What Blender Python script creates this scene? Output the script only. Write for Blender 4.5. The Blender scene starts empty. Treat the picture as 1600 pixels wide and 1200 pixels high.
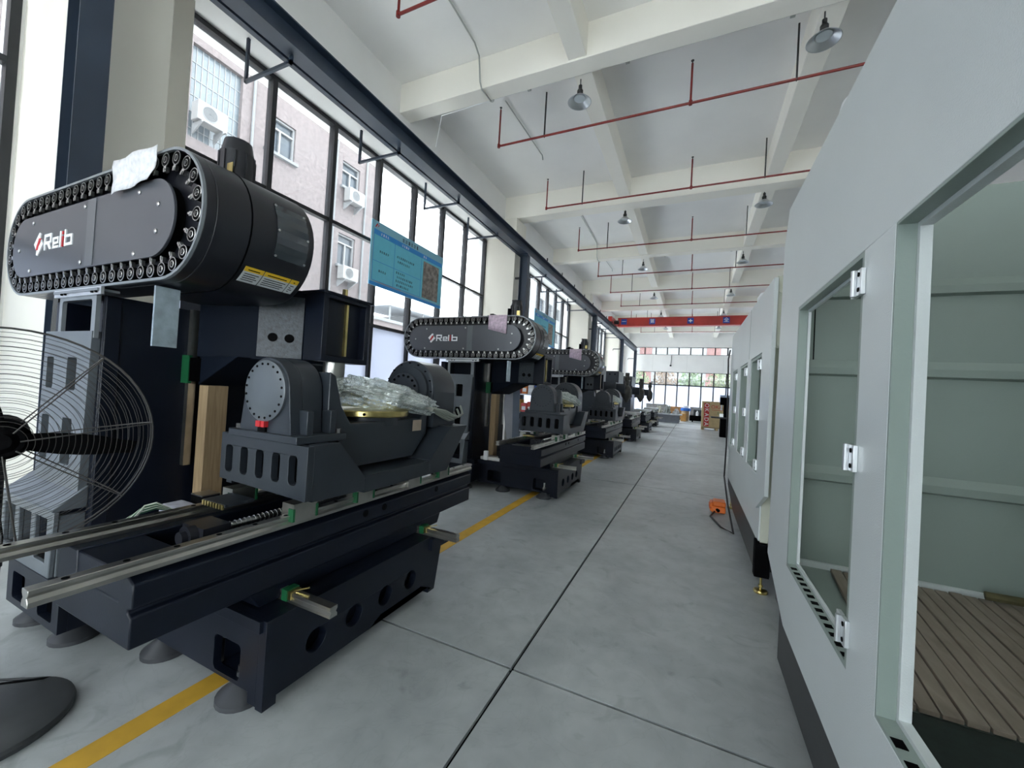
import bpy, bmesh, math, random
from mathutils import Vector, Matrix
from mathutils.geometry import tessellate_polygon
random.seed(7)
R = math.radians
scene = bpy.context.scene
COL = scene.collection

# ------------------------------------------------------------------ camera
cam_d = bpy.data.cameras.new('camera')
cam = bpy.data.objects.new('camera', cam_d); COL.objects.link(cam)
YAW, PITCH, ROLL, FPX = 0.428413, 0.013898, 0.058298, 620.03
cam_d.sensor_fit = 'HORIZONTAL'; cam_d.sensor_width = 36.0
cam_d.lens = 36.0 * FPX / 1600.0
cam_d.clip_start = 0.05; cam_d.clip_end = 400
F = Vector((-math.sin(YAW)*math.cos(PITCH), math.cos(YAW)*math.cos(PITCH), math.sin(PITCH)))
r0 = Vector((math.cos(YAW), math.sin(YAW), 0)); u0 = r0.cross(F)
rr = r0*math.cos(ROLL) + u0*math.sin(ROLL); uu = -r0*math.sin(ROLL) + u0*math.cos(ROLL)
cam.matrix_world = Matrix(((rr.x, uu.x, -F.x, 0), (rr.y, uu.y, -F.y, 0), (rr.z, uu.z, -F.z, 1.6), (0, 0, 0, 1)))
scene.camera = cam

# ------------------------------------------------------------------ world and exposure
world = bpy.data.worlds.new('overcast_sky'); scene.world = world; world.use_nodes = True
bg = world.node_tree.nodes['Background']
bg.inputs['Color'].default_value = (0.95, 0.98, 1.0, 1); bg.inputs['Strength'].default_value = 2.6
vs = scene.view_settings
vs.view_transform = 'Standard'; vs.look = 'None'; vs.gamma = 1.0; vs.use_curve_mapping = False
vs.exposure = 2.1
scene.cycles.diffuse_bounces = 6; scene.cycles.max_bounces = 12; scene.cycles.transparent_max_bounces = 16

def portal(loc, rot, sx, sy):
    l = bpy.data.lights.new('window_portal', 'AREA'); l.shape = 'RECTANGLE'; l.size = sx; l.size_y = sy
    l.cycles.is_portal = True
    o = bpy.data.objects.new('window_portal', l); COL.objects.link(o); o.location = loc; o.rotation_euler = rot

# ------------------------------------------------------------------ materials
MATS = {}
def mat(name, col, rough=0.5, metal=0.0, var=0.0, scale=8.0, bump=0.0, bscale=60.0, spec=0.5, coat=0.0, col2=None, alpha=None, trans=0.0, detail=4.0):
    if name in MATS: return MATS[name]
    m = bpy.data.materials.new(name); m.use_nodes = True
    nt = m.node_tree; p = nt.nodes['Principled BSDF']
    p.inputs['Roughness'].default_value = rough; p.inputs['Metallic'].default_value = metal
    p.inputs['Specular IOR Level'].default_value = spec; p.inputs['Coat Weight'].default_value = coat
    p.inputs['Transmission Weight'].default_value = trans
    tc = nt.nodes.new('ShaderNodeTexCoord')
    n = nt.nodes.new('ShaderNodeTexNoise'); n.inputs['Scale'].default_value = scale; n.inputs['Detail'].default_value = detail
    nt.links.new(tc.outputs['Object'], n.inputs['Vector'])
    rp = nt.nodes.new('ShaderNodeValToRGB')
    c1 = tuple(max(0, c*(1-var)) for c in col); c2 = col2 if col2 else tuple(min(1, c*(1+var)) for c in col)
    rp.color_ramp.elements[0].position = 0.3; rp.color_ramp.elements[1].position = 0.7
    rp.color_ramp.elements[0].color = (*c1, 1); rp.color_ramp.elements[1].color = (*c2, 1)
    nt.links.new(n.outputs['Fac'], rp.inputs['Fac']); nt.links.new(rp.outputs['Color'], p.inputs['Base Color'])
    if bump > 0:
        b = nt.nodes.new('ShaderNodeBump'); b.inputs['Strength'].default_value = bump; b.inputs['Distance'].default_value = 0.004
        n2 = nt.nodes.new('ShaderNodeTexNoise'); n2.inputs['Scale'].default_value = bscale; n2.inputs['Detail'].default_value = 3
        nt.links.new(tc.outputs['Object'], n2.inputs['Vector']); nt.links.new(n2.outputs['Fac'], b.inputs['Height'])
        nt.links.new(b.outputs['Normal'], p.inputs['Normal'])
    MATS[name] = m
    return m

def glass_mat():
    m = bpy.data.materials.new('window_glass'); m.use_nodes = True; nt = m.node_tree; nt.nodes.clear()
    o = nt.nodes.new('ShaderNodeOutputMaterial'); t = nt.nodes.new('ShaderNodeBsdfTransparent'); t.inputs['Color'].default_value = (.93, .96, .97, 1)
    g = nt.nodes.new('ShaderNodeBsdfGlossy'); g.inputs['Roughness'].default_value = 0.02
    lw = nt.nodes.new('ShaderNodeLayerWeight'); pw = nt.nodes.new('ShaderNodeMath'); pw.operation = 'POWER'; pw.inputs[1].default_value = 5
    nt.links.new(lw.outputs['Facing'], pw.inputs[0]); fr = nt.nodes.new('ShaderNodeMath'); fr.operation = 'MULTIPLY_ADD'; fr.inputs[1].default_value = .5; fr.inputs[2].default_value = .02; nt.links.new(pw.outputs[0], fr.inputs[0])
    mx = nt.nodes.new('ShaderNodeMixShader'); nt.links.new(fr.outputs[0], mx.inputs[0]); nt.links.new(t.outputs[0], mx.inputs[1]); nt.links.new(g.outputs[0], mx.inputs[2])
    # a film of dust on the pane
    d = nt.nodes.new('ShaderNodeBsdfTranslucent'); d.inputs['Color'].default_value = (.4, .43, .47, 1)
    tc = nt.nodes.new('ShaderNodeTexCoord'); n = nt.nodes.new('ShaderNodeTexNoise'); n.inputs['Scale'].default_value = 1.6; n.inputs['Detail'].default_value = 5
    nt.links.new(tc.outputs['Object'], n.inputs['Vector'])
    ma = nt.nodes.new('ShaderNodeMath'); ma.operation = 'MULTIPLY'; ma.inputs[1].default_value = 0.10; nt.links.new(n.outputs['Fac'], ma.inputs[0])
    m2 = nt.nodes.new('ShaderNodeMixShader'); nt.links.new(ma.outputs[0], m2.inputs[0]); nt.links.new(mx.outputs[0], m2.inputs[1]); nt.links.new(d.outputs[0], m2.inputs[2])
    nt.links.new(m2.outputs[0], o.inputs[0]); return m
GLASS = glass_mat()
def frost_mat():
    m = bpy.data.materials.new('frosted_glass'); m.use_nodes = True; nt = m.node_tree; nt.nodes.clear()
    o = nt.nodes.new('ShaderNodeOutputMaterial'); t = nt.nodes.new('ShaderNodeBsdfTranslucent'); t.inputs['Color'].default_value = (.56, .60, .68, 1)
    d = nt.nodes.new('ShaderNodeBsdfDiffuse'); d.inputs['Color'].default_value = (.75, .8, .86, 1)
    mx = nt.nodes.new('ShaderNodeMixShader'); mx.inputs[0].default_value = 0.12
    nt.links.new(t.outputs[0], mx.inputs[1]); nt.links.new(d.outputs[0], mx.inputs[2]); nt.links.new(mx.outputs[0], o.inputs[0]); return m
FROST = frost_mat()
def clear_mat():
    m = bpy.data.materials.new('clear_plastic_sheet'); m.use_nodes = True; nt = m.node_tree; nt.nodes.clear()
    o = nt.nodes.new('ShaderNodeOutputMaterial'); t = nt.nodes.new('ShaderNodeBsdfTransparent'); t.inputs['Color'].default_value = (.86, .9, .88, 1)
    g = nt.nodes.new('ShaderNodeBsdfGlossy'); g.inputs['Roughness'].default_value = 0.06; g.inputs['Color'].default_value = (.9, .95, .95, 1)
    d = nt.nodes.new('ShaderNodeBsdfDiffuse'); d.inputs['Color'].default_value = (.55, .6, .56, 1)
    tc = nt.nodes.new('ShaderNodeTexCoord'); n = nt.nodes.new('ShaderNodeTexNoise'); n.inputs['Scale'].default_value = 22; n.inputs['Detail'].default_value = 5; n.inputs['Distortion'].default_value = 1.5
    nt.links.new(tc.outputs['Object'], n.inputs['Vector'])
    b = nt.nodes.new('ShaderNodeBump'); b.inputs['Strength'].default_value = 1.0; b.inputs['Distance'].default_value = 0.03
    nt.links.new(n.outputs['Fac'], b.inputs['Height']); nt.links.new(b.outputs['Normal'], g.inputs['Normal'])
    a = nt.nodes.new('ShaderNodeMixShader'); a.inputs[0].default_value = .55; nt.links.new(t.outputs[0], a.inputs[1]); nt.links.new(g.outputs[0], a.inputs[2])
    c = nt.nodes.new('ShaderNodeMixShader'); c.inputs[0].default_value = .14; nt.links.new(a.outputs[0], c.inputs[1]); nt.links.new(d.outputs[0], c.inputs[2])
    nt.links.new(c.outputs[0], o.inputs[0]); return m
CLEAR = clear_mat()
def floor_mat():
    m = bpy.data.materials.new('concrete_floor'); m.use_nodes = True; nt = m.node_tree; p = nt.nodes['Principled BSDF']
    tc = nt.nodes.new('ShaderNodeTexCoord')
    def noise(s, d, dist=0):
        n = nt.nodes.new('ShaderNodeTexNoise'); n.inputs['Scale'].default_value = s; n.inputs['Detail'].default_value = d; n.inputs['Distortion'].default_value = dist
        nt.links.new(tc.outputs['Object'], n.inputs['Vector']); return n
    a = noise(0.9, 6, .6); b = noise(7, 6, .3); c = noise(2.6, 8, 2.2)
    r1 = nt.nodes.new('ShaderNodeValToRGB'); r1.color_ramp.elements[0].position = .32; r1.color_ramp.elements[1].position = .72
    r1.color_ramp.elements[0].color = (.335, .36, .365, 1); r1.color_ramp.elements[1].color = (.50, .525, .53, 1)
    nt.links.new(a.outputs['Fac'], r1.inputs['Fac'])
    r2 = nt.nodes.new('ShaderNodeValToRGB'); r2.color_ramp.elements[0].position = .3; r2.color_ramp.elements[1].position = .62
    r2.color_ramp.elements[0].color = (.86, .86, .86, 1); r2.color_ramp.elements[1].color = (1, 1, 1, 1)
    nt.links.new(b.outputs['Fac'], r2.inputs['Fac'])
    mx = nt.nodes.new('ShaderNodeMixRGB'); mx.blend_type = 'MULTIPLY'; mx.inputs[0].default_value = 1
    nt.links.new(r1.outputs[0], mx.inputs[1]); nt.links.new(r2.outputs[0], mx.inputs[2])
    # thin dark scuffs
    r3 = nt.nodes.new('ShaderNodeValToRGB'); e = r3.color_ramp.elements
    e[0].position = .485; e[0].color = (1, 1, 1, 1); e[1].position = .515; e[1].color = (1, 1, 1, 1); k = e.new(.5); k.color = (.72, .73, .72, 1)
    nt.links.new(c.outputs['Fac'], r3.inputs['Fac'])
    m2 = nt.nodes.new('ShaderNodeMixRGB'); m2.blend_type = 'MULTIPLY'; m2.inputs[0].default_value = .22
    nt.links.new(mx.outputs[0], m2.inputs[1]); nt.links.new(r3.outputs[0], m2.inputs[2])
    e_ = noise(4.5, 10, 1.2); r5 = nt.nodes.new('ShaderNodeValToRGB'); r5.color_ramp.elements[0].position = .60; r5.color_ramp.elements[1].position = .72
    r5.color_ramp.elements[0].color = (1, 1, 1, 1); r5.color_ramp.elements[1].color = (.74, .75, .74, 1); nt.links.new(e_.outputs['Fac'], r5.inputs['Fac'])
    m3 = nt.nodes.new('ShaderNodeMixRGB'); m3.blend_type = 'MULTIPLY'; m3.inputs[0].default_value = .8; nt.links.new(m2.outputs[0], m3.inputs[1]); nt.links.new(r5.outputs[0], m3.inputs[2])
    nt.links.new(m3.outputs[0], p.inputs['Base Color'])
    r4 = nt.nodes.new('ShaderNodeMapRange'); r4.inputs['To Min'].default_value = .30; r4.inputs['To Max'].default_value = .5
    nt.links.new(c.outputs['Fac'], r4.inputs['Value']); nt.links.new(r4.outputs[0], p.inputs['Roughness'])
    bu = nt.nodes.new('ShaderNodeBump'); bu.inputs['Strength'].default_value = .12; bu.inputs['Distance'].default_value = .01
    nt.links.new(b.outputs['Fac'], bu.inputs['Height']); nt.links.new(bu.outputs[0], p.inputs['Normal'])
    return m
FLOOR = floor_mat()
def wood_mat(name, c1, c2, sc=(1, 1, 14)):
    m = bpy.data.materials.new(name); m.use_nodes = True; nt = m.node_tree; p = nt.nodes['Principled BSDF']; p.inputs['Roughness'].default_value = .65
    tc = nt.nodes.new('ShaderNodeTexCoord'); mp = nt.nodes.new('ShaderNodeMapping'); mp.inputs['Scale'].default_value = sc
    n = nt.nodes.new('ShaderNodeTexNoise'); n.inputs['Scale'].default_value = 3; n.inputs['Detail'].default_value = 6; n.inputs['Distortion'].default_value = 1
    nt.links.new(tc.outputs['Object'], mp.inputs[0]); nt.links.new(mp.outputs[0], n.inputs['Vector'])
    r = nt.nodes.new('ShaderNodeValToRGB'); r.color_ramp.elements[0].position = .3; r.color_ramp.elements[1].position = .7
    r.color_ramp.elements[0].color = (*c1, 1); r.color_ramp.elements[1].color = (*c2, 1)
    nt.links.new(n.outputs['Fac'], r.inputs['Fac']); nt.links.new(r.outputs[0], p.inputs['Base Color']); return m
WOOD = wood_mat('post_wood', (.26, .175, .095), (.40, .285, .165), (14, 14, 1))
SLATW = wood_mat('slat_wood', (.20, .165, .13), (.30, .25, .20), (6, 1.5, 6))

NAVY = mat('navy_enamel', (.0045, .007, .0145), .36, 0, .15, 4, .05, 90, .28)
GREY_BLUE = mat('slate_enamel', (.024, .030, .038), .36, 0, .12, 4, .06, 90, .4)
MAGBLK = mat('magazine_black_paint', (.011, .012, .017), .30, 0, .1, 3, .02, 120, .5)
COVER = mat('cover_plate_paint', (.085, .09, .105), .30, 0.15, .06, 2, 0, 60, .5)
RIM = mat('rim_grey_paint', (.22, .24, .26), .35, .2, .1)
BLACK = mat('matt_black', (.003, .003, .0035), .8, 0, .2, spec=.06)
STEEL = mat('ground_steel', (.50, .51, .50), .30, 1, .12, 12)
STEELD = mat('oiled_rail_steel', (.46, .45, .42), .32, 1, .25, 5)
CHROME = mat('chrome_clip', (.55, .55, .54), .3, 1, .05)
GREEN = mat('green_plastic', (.006, .085, .03), .4, 0, .1)
REDP = mat('red_plastic', (.55, .02, .025), .45, 0, .1)
WHITEP = mat('white_paint_lettering', (.85, .86, .88), .5, 0, .02)
WALLP = mat('wall_white_plaster', (.84, .835, .82), .85, 0, .03, 1.2, .05, 40)
CEILP = mat('ceiling_white_plaster', (.91, .90, .88), .9, 0, .03, .8, .04, 30)
BEAMP = mat('beam_cream_plaster', (.90, .87, .795), .9, 0, .03, .8, .04, 30)
COLP = mat('column_cream_plaster', (.80, .77, .69), .85, 0, .03, 1.0, .05, 30)
FRAME = mat('window_frame_dark', (.016, .018, .022), .4, .2, .2)
STEELBLUE = mat('runway_blue_grey_paint', (.030, .045, .072), .42, 0, .15, 2, .03, 60)
PIPE = mat('sprinkler_red_paint', (.20, .014, .012), .45, 0, .15)
HANG = mat('hanger_dark_steel', (.05, .05, .05), .5, .5, .2)
COND = mat('galvanised_conduit', (.42, .44, .42), .4, .7, .1)
CRANE = mat('crane_red_paint', (.46, .035, .025), .42, 0, .15, 2)
BLUE = mat('sign_blue', (.02, .06, .36), .5, 0, .05)
ENC = mat('enclosure_pale_enamel', (.66, .705, .71), .32, 0, .02, 2, .25, 220, .5)
ENCIN = mat('enclosure_green_grey_enamel', (.27, .33, .30), .4, 0, .03, 2, .1, 150, .5)
CREAM = mat('enclosure_cream_enamel', (.62, .63, .53), .4, 0, .03)
BASEB = mat('enclosure_black_base', (.022, .024, .028), .4, 0, .1, 4, .1, 120)
ALU = mat('hinge_aluminium', (.72, .74, .76), .35, .8, .05)
BRASS = mat('brass_plate', (.62, .50, .20), .28, 1, .25, 9)
YELLOW = mat('floor_yellow_paint', (.62, .36, .035), .6, 0, .14, 5, .1, 40)
RUBBER = mat('levelling_pad_grey', (.045, .048, .054), .45, .1, .2, 6)
PAPER = mat('printed_paper', (.72, .72, .74), .5, 0, .16, 30)
PINKP = mat('pink_paper', (.60, .47, .56), .7, 0, .25, 26)
ORANGE = mat('orange_plastic', (.80, .17, .02), .4, 0, .1)
CABLE = mat('black_cable', (.01, .01, .011), .45)
HOSE = mat('grey_green_hose', (.20, .22, .19), .4)

# ------------------------------------------------------------------ mesh builder
class MB:
    def __init__(s): s.v = []; s.f = []; s.m = []
    def add(s, vs_, fs, m=0):
        o = len(s.v); s.v += [tuple(x) for x in vs_]; s.f += [tuple(i+o for i in f) for f in fs]; s.m += [m]*len(fs); return s
    def box(s, x0, x1, y0, y1, z0, z1, m=0):
        v = [(x, y, z) for z in (z0, z1) for y in (y0, y1) for x in (x0, x1)]
        return s.add(v, [(0, 2, 3, 1), (4, 5, 7, 6), (0, 1, 5, 4), (2, 6, 7, 3), (0, 4, 6, 2), (1, 3, 7, 5)], m)
    def prism(s, outer, axis, a0, a1, holes=(), m=0):
        def P(p, a):
            if axis == 'x': return (a, p[0], p[1])
            if axis == 'y': return (p[0], a, p[1])
            return (p[0], p[1], a)
        loops = [list(outer)] + [list(h) for h in holes]
        flat = [p for l in loops for p in l]; n = len(flat)
        if len(loops) == 1: fs = [tuple(range(n)), tuple(reversed(range(n, 2*n)))]
        else:
            tris = tessellate_polygon([[Vector((p[0], p[1], 0)) for p in l] for l in loops])
            fs = [tuple(t) for t in tris] + [tuple(i+n for i in reversed(t)) for t in tris]
        k = 0
        for l in loops:
            c = len(l)
            for i in range(c): fs.append((k+i, k+(i+1) % c, n+k+(i+1) % c, n+k+i))
            k += c
        return s.add([P(p, a0) for p in flat]+[P(p, a1) for p in flat], fs, m)
    def cyl(s, p0, p1, r0, r1=None, n=16, m=0, caps=True):
        p0, p1 = Vector(p0), Vector(p1); r1 = r0 if r1 is None else r1
        d = (p1-p0).normalized(); a = d.orthogonal().normalized(); b = d.cross(a)
        ring = lambda p, r: [p+(a*math.cos(t)+b*math.sin(t))*r for t in [2*math.pi*i/n for i in range(n)]]
        fs = [(i, (i+1) % n, n+(i+1) % n, n+i) for i in range(n)]
        if caps: fs += [tuple(reversed(range(n))), tuple(range(n, 2*n))]
        return s.add(ring(p0, r0)+ring(p1, r1), fs, m)
    def tube(s, pts, r, n=6, m=0, closed=False):
        pts = [Vector(p) for p in pts]; N = len(pts); vs_ = []; prev = None
        for i, p in enumerate(pts):
            if closed: d = pts[(i+1) % N]-pts[i-1]
            else: d = pts[min(i+1, N-1)]-pts[max(i-1, 0)]
            d.normalize()
            if prev is None: a = d.orthogonal().normalized()
            else: a = (prev-d*prev.dot(d)).normalized()
            prev = a; b = d.cross(a)
            vs_ += [p+(a*math.cos(t)+b*math.sin(t))*r for t in [2*math.pi*k/n for k in range(n)]]
        fs = []
        for i in range(N if closed else N-1):
            j = (i+1) % N
            fs += [(i*n+k, i*n+(k+1) % n, j*n+(k+1) % n, j*n+k) for k in range(n)]
        if not closed: fs += [tuple(reversed(range(n))), tuple(range((N-1)*n, N*n))]
        return s.add(vs_, fs, m)
    def lathe(s, prof, c, axis='z', n=24, m=0):
        vs_ = []; c = Vector(c)
        for r, h in prof:
            for k in range(n):
                t = 2*math.pi*k/n; u, w = r*math.cos(t), r*math.sin(t)
                vs_.append(c+Vector({'z': (u, w, h), 'y': (u, h, w), 'x': (h, u, w)}[axis]))
        fs = []
        for i in range(len(prof)-1):
            fs += [(i*n+k, i*n+(k+1) % n, (i+1)*n+(k+1) % n, (i+1)*n+k) for k in range(n)]
        fs += [tuple(reversed(range(n))), tuple(range((len(prof)-1)*n, len(prof)*n))]
        return s.add(vs_, fs, m)
    def torus(s, c, normal, Rr, r, N=40, n=5, m=0):
        nn = Vector(normal).normalized(); a = nn.orthogonal().normalized(); b = nn.cross(a)
        return s.tube([Vector(c)+(a*math.cos(t)+b*math.sin(t))*Rr for t in [2*math.pi*i/N for i in range(N)]], r, n, m, True)
    def build(s, name, mats, parent=None, bevel=0.0, off=None, smooth=True):
        me = bpy.data.meshes.new(name)
        o3 = Vector(off) if off is not None else (parent.get('_o') and Vector(parent['_o']) if parent else None)
        vv = [tuple(Vector(p)-o3) for p in s.v] if o3 else s.v
        me.from_pydata(vv, [], s.f)
        for mm in (mats if isinstance(mats, (list, tuple)) else [mats]): me.materials.append(mm)
        me.polygons.foreach_set('material_index', s.m)
        b = bmesh.new(); b.from_mesh(me); bmesh.ops.recalc_face_normals(b, faces=b.faces); b.to_mesh(me); b.free()
        if smooth:
            me.polygons.foreach_set('use_smooth', [True]*len(me.polygons)); me.set_sharp_from_angle(angle=R(32))
        ob = bpy.data.objects.new(name, me); COL.objects.link(ob)
        if parent: ob.parent = parent
        elif o3: ob.location = o3
        if bevel:
            bm_ = ob.modifiers.new('edge', 'BEVEL'); bm_.width = bevel; bm_.segments = 2; bm_.limit_method = 'ANGLE'; bm_.angle_limit = R(40)
        return ob

def tag(o, label=None, cat=None, group=None, kind=None):
    if label: o['label'] = label
    if cat: o['category'] = cat
    if group: o['group'] = group
    if kind: o['kind'] = kind
    return o
ORG = {}
def thing(name, label, cat, loc=(0, 0, 0), group=None, kind=None):
    o = bpy.data.objects.new(name, None); COL.objects.link(o); o.location = loc; o.empty_display_size = .1
    o['_o'] = list(loc)
    return tag(o, label, cat, group, kind)
def sub(parent, mb, name, mats, bevel=0.0, root=None, label=None):
    # parent may be a part (mesh): same local frame as its thing
    off = (root or parent)['_o']
    ob = mb.build(name, mats, None, bevel, off)
    ob.location = (0, 0, 0); ob.parent = parent
    if label: ob['label'] = label
    return ob
def copy_tree(o, parent=None, d=(0, 0, 0)):
    c = o.copy(); COL.objects.link(c); c.parent = parent
    if parent is None: c.location = o.location + Vector(d)
    for ch in list(o.children): copy_tree(ch, c)
    return c
def circle(cx, cy, r, n=16): return [(cx+r*math.cos(2*math.pi*k/n), cy+r*math.sin(2*math.pi*k/n)) for k in range(n)]
def rect(x0, x1, y0, y1): return [(x0, y0), (x1, y0), (x1, y1), (x0, y1)]
def rrect(x0, x1, y0, y1, r, n=4):
    out = []
    for cx, cy, a in ((x1-r, y1-r, 0), (x0+r, y1-r, 90), (x0+r, y0+r, 180), (x1-r, y0+r, 270)):
        out += [(cx+r*math.cos(R(a+90*k/n)), cy+r*math.sin(R(a+90*k/n))) for k in range(n+1)]
    return out
def stadium(x0, x1, zc, h, n=20):
    out = []
    for k in range(n+1): t = -90+180*k/n; out.append((x1-h+h*math.cos(R(t)), zc+h*math.sin(R(t))))
    for k in range(n+1): t = 90+180*k/n; out.append((x0+h+h*math.cos(R(t)), zc+h*math.sin(R(t))))
    return out
def text_obj(txt, size, m, name, parent, root, loc, rot, thick=.001, align='CENTER', label=None):
    cu = bpy.data.curves.new(name, 'FONT'); cu.body = txt; cu.size = size; cu.extrude = thick; cu.align_x = align; cu.align_y = 'CENTER'; cu.resolution_u = 3
    t = bpy.data.objects.new(name+'_tmp', cu); COL.objects.link(t)
    dg = bpy.context.evaluated_depsgraph_get(); me = bpy.data.meshes.new_from_object(t.evaluated_get(dg))
    bpy.data.objects.remove(t); bpy.data.curves.remove(cu)
    me.materials.clear(); me.materials.append(m)
    o = bpy.data.objects.new(name, me); COL.objects.link(o); o.parent = parent
    o.location = Vector(loc)-Vector(root['_o']); o.rotation_euler = rot
    if label: o['label'] = label
    return o

# ================================================================== THE HALL
XW = -6.1; YFAR = 37.4; XR = 7.8; YB = -9.0; ZC = 7.49
# floor: concrete slabs with saw-cut joints
fl = tag(MB().box(XW-.3, XR+.3, YB-.3, YFAR+.3, -.25, -.02).build('floor', BLACK), 'grey polished concrete slab floor with saw-cut joints', 'floor', kind='structure'); fl['_o'] = [0, 0, 0]
xs = [XW-.3, -.87, 4.53, XR+.3]; ys = [YB-.3, -3.28, 2.13, 7.54, 12.95, 18.36, 23.77, 29.18, YFAR+.3]
for i in range(3):
    for j in range(len(ys)-1):
        g = .009
        sub(fl, MB().box(xs[i]+g, xs[i+1]-g, ys[j]+g, ys[j+1]-g, -.06, 0), 'slab', FLOOR, root=fl)
tag(MB().box(-2.245, -2.12, -6, 27, .0, .0018).build('trim_1', YELLOW), 'yellow painted line on the floor running under the machines', 'floor line', kind='structure')
# ceiling with its beams
ce = tag(MB().box(XW-.4, XR+.4, YB-.4, YFAR+.4, ZC, ZC+.2).build('ceiling', CEILP), 'white plastered concrete ceiling with deep beams', 'ceiling', kind='structure'); ce['_o'] = [0, 0, 0]
for y in (-7.6, 1.8, 11.05, 20.4, 29.9): sub(ce, MB().box(XW+.1, XR, y-.2, y+.2, 6.80, ZC), 'main_beam', BEAMP, root=ce, bevel=.01)
for y in (-2.9, 6.17, 15.6, 25.2, 34.2): sub(ce, MB().box(XW+.1, XR, y-.16, y+.16, 6.92, ZC), 'cross_beam', BEAMP, root=ce, bevel=.01)
for x in (-1.93, 1.48, 4.7): sub(ce, MB().box(x-.15, x+.15, YB, YFAR, 6.95, ZC), 'long_beam', BEAMP, root=ce, bevel=.01)

# left wall: sill, spandrel, piers, columns
wl = tag(MB().box(XW-.35, -5.52, YB, YFAR, 6.22, ZC).build('wall_left', WALLP), 'white plaster wall above the tall windows', 'wall', kind='structure'); wl['_o'] = [0, 0, 0]
bays_left = [(-6.6, 1.36, 7), (2.73, 10.75, 7), (12.15, 20.05, 7), (21.5, 29.4, 7), (30.85, 37.0, 6)]
sub(wl, MB().box(XW-.35, XW+.05, YB, YFAR, 0, .5), 'sill_wall', WALLP, root=wl)
prev = YB
for a, b, n in bays_left + [(YFAR, YFAR, 0)]:
    sub(wl, MB().box(XW-.35, XW+.03, prev, a, .5, 6.22), 'pier', WALLP, root=wl); prev = b
for y in (1.78, 11.14, 20.46, 29.86):
    sub(wl, MB().box(XW, -5.07, y-.36, y+.37, 0, 6.80), 'column', COLP, root=wl, bevel=.01)
sub(wl, MB().box(XW+.03, XW+.22, 2.15, 2.70, 0, 6.22), 'pilaster', COLP, root=wl, bevel=.008)
WN = [0]
def window_x(x, y0, y1, n, z0=.5, z1=6.18, tr=(2.753, 4.45), frost_row=0, side=1):
    WN[0] += 1
    w = MB(); t = .035
    for z in (z0, z1): w.box(x-.06, x+.06, y0, y1, z-t, z+t)
    for y in (y0, y1): w.box(x-.06, x+.06, y-t, y+t, z0, z1)
    o = tag(w.build(f'window_{WN[0]}', FRAME), 'tall dark framed factory window', 'window', kind='structure'); o['_o'] = [0, 0, 0]
    st = (y1-y0)/n
    for k in range(1, n):
        y = y0+k*st
        q = MB().box(x-.08, x+.05, y-.022, y+.022, z0, z1).box(x+.05, x+.075, y-.036, y+.036, z0, z1)
        sub(o, q, 'mullion', FRAME, root=o)
    for z in tr: sub(o, MB().box(x-.05, x+.055, y0, y1, z-.032, z+.032), 'transom', FRAME, root=o)
    zz = [z0]+list(tr)+[z1]
    for k in range(n):
        for j in range(len(zz)-1):
            sub(o, MB().box(x-.012, x-.004, y0+k*st, y0+(k+1)*st, zz[j], zz[j+1]), 'pane', FROST if j == frost_row else GLASS, root=o)
    # daylight enters here
    portal((x+side*.12, (y0+y1)/2, (tr[0]+z1)/2), (0, R(90)*(1 if side < 0 else -1), 0), z1-tr[0], y1-y0)
    return o
for i, (a, b, n) in enumerate(bays_left):
    o = window_x(XW-.02, a, b, n)
    o['label'] = ['tall dark framed window left of the cream column nearest the camera', 'wide dark framed window behind the nearest machine with the readable blue board',
                  'dark framed window behind the second blue board', 'dark framed side window behind the third and fourth machines', 'dark framed side window next to the far end wall'][i]
# right wall, closed
wr = tag(MB().box(XR-.1, XR+.3, YB, YFAR, 0, ZC).build('wall_right', WALLP), 'plain plaster wall far behind the pale enclosures', 'wall', kind='structure')
# far wall
def end_wall(name, y, sgn, label):
    w = MB()
    cz0, cz1, lz1 = 5.45, 6.12, 3.95
    w.box(XW, XR, y, y+sgn*.3, cz1, ZC).box(-5.05, XR-.6, y, y+sgn*.3, lz1, cz0).box(XR-.6, XR, y, y+sgn*.3, 0, cz1).box(XW, -5.05, y, y+sgn*.3, 0, cz1)
    o = tag(w.build(name, WALLP), label, 'wall', kind='structure'); o['_o'] = [0, 0, 0]
    return o
wf = end_wall('wall_far', YFAR, 1, 'white end wall between the strip of high windows and the tall lower windows')
end_wall('wall_back', YB, -1, 'white end wall behind the camera')
for x in (-3.4, -.6, 2.2): sub(wf, MB().box(x-.006, x+.006, YFAR-.004, YFAR+.01, 3.98, 5.42), 'panel_joint', mat('joint_grey', (.55, .55, .53), .8), root=wf)
def window_y(y, x0, x1, st, zz, frost_row, label, sgn):
    WN[0] += 1
    w = MB(); t = .04; z0, z1 = zz[0], zz[-1]
    for z in (z0, z1): w.box(x0, x1, y-.06, y+.06, z-t, z+t)
    for x in (x0, x1): w.box(x-t, x+t, y-.06, y+.06, z0, z1)
    o = tag(w.build(f'window_{WN[0]}', FRAME), label, 'window', kind='structure'); o['_o'] = [0, 0, 0]
    n = max(1, round((x1-x0)/st)); s = (x1-x0)/n
    for k in range(1, n):
        sub(o, MB().box(x0+k*s-.045, x0+k*s+.045, y-.06, y+.05, z0, z1), 'mullion', FRAME, root=o)
    for z in zz[1:-1]: sub(o, MB().box(x0, x1, y-.055, y+.045, z-.045, z+.045), 'transom', FRAME, root=o)
    for k in range(n):
        for j in range(len(zz)-1):
            sub(o, MB().box(x0+k*s, x0+(k+1)*s, y, y+.008, zz[j], zz[j+1]), 'pane', FROST if j == frost_row else GLASS, root=o)
    portal(((x0+x1)/2, y-sgn*.15, (zz[0 if frost_row < 0 else 1]+z1)/2), (R(90)*(-sgn), 0, 0) , x1-x0, z1-zz[0 if frost_row < 0 else 1])
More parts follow.
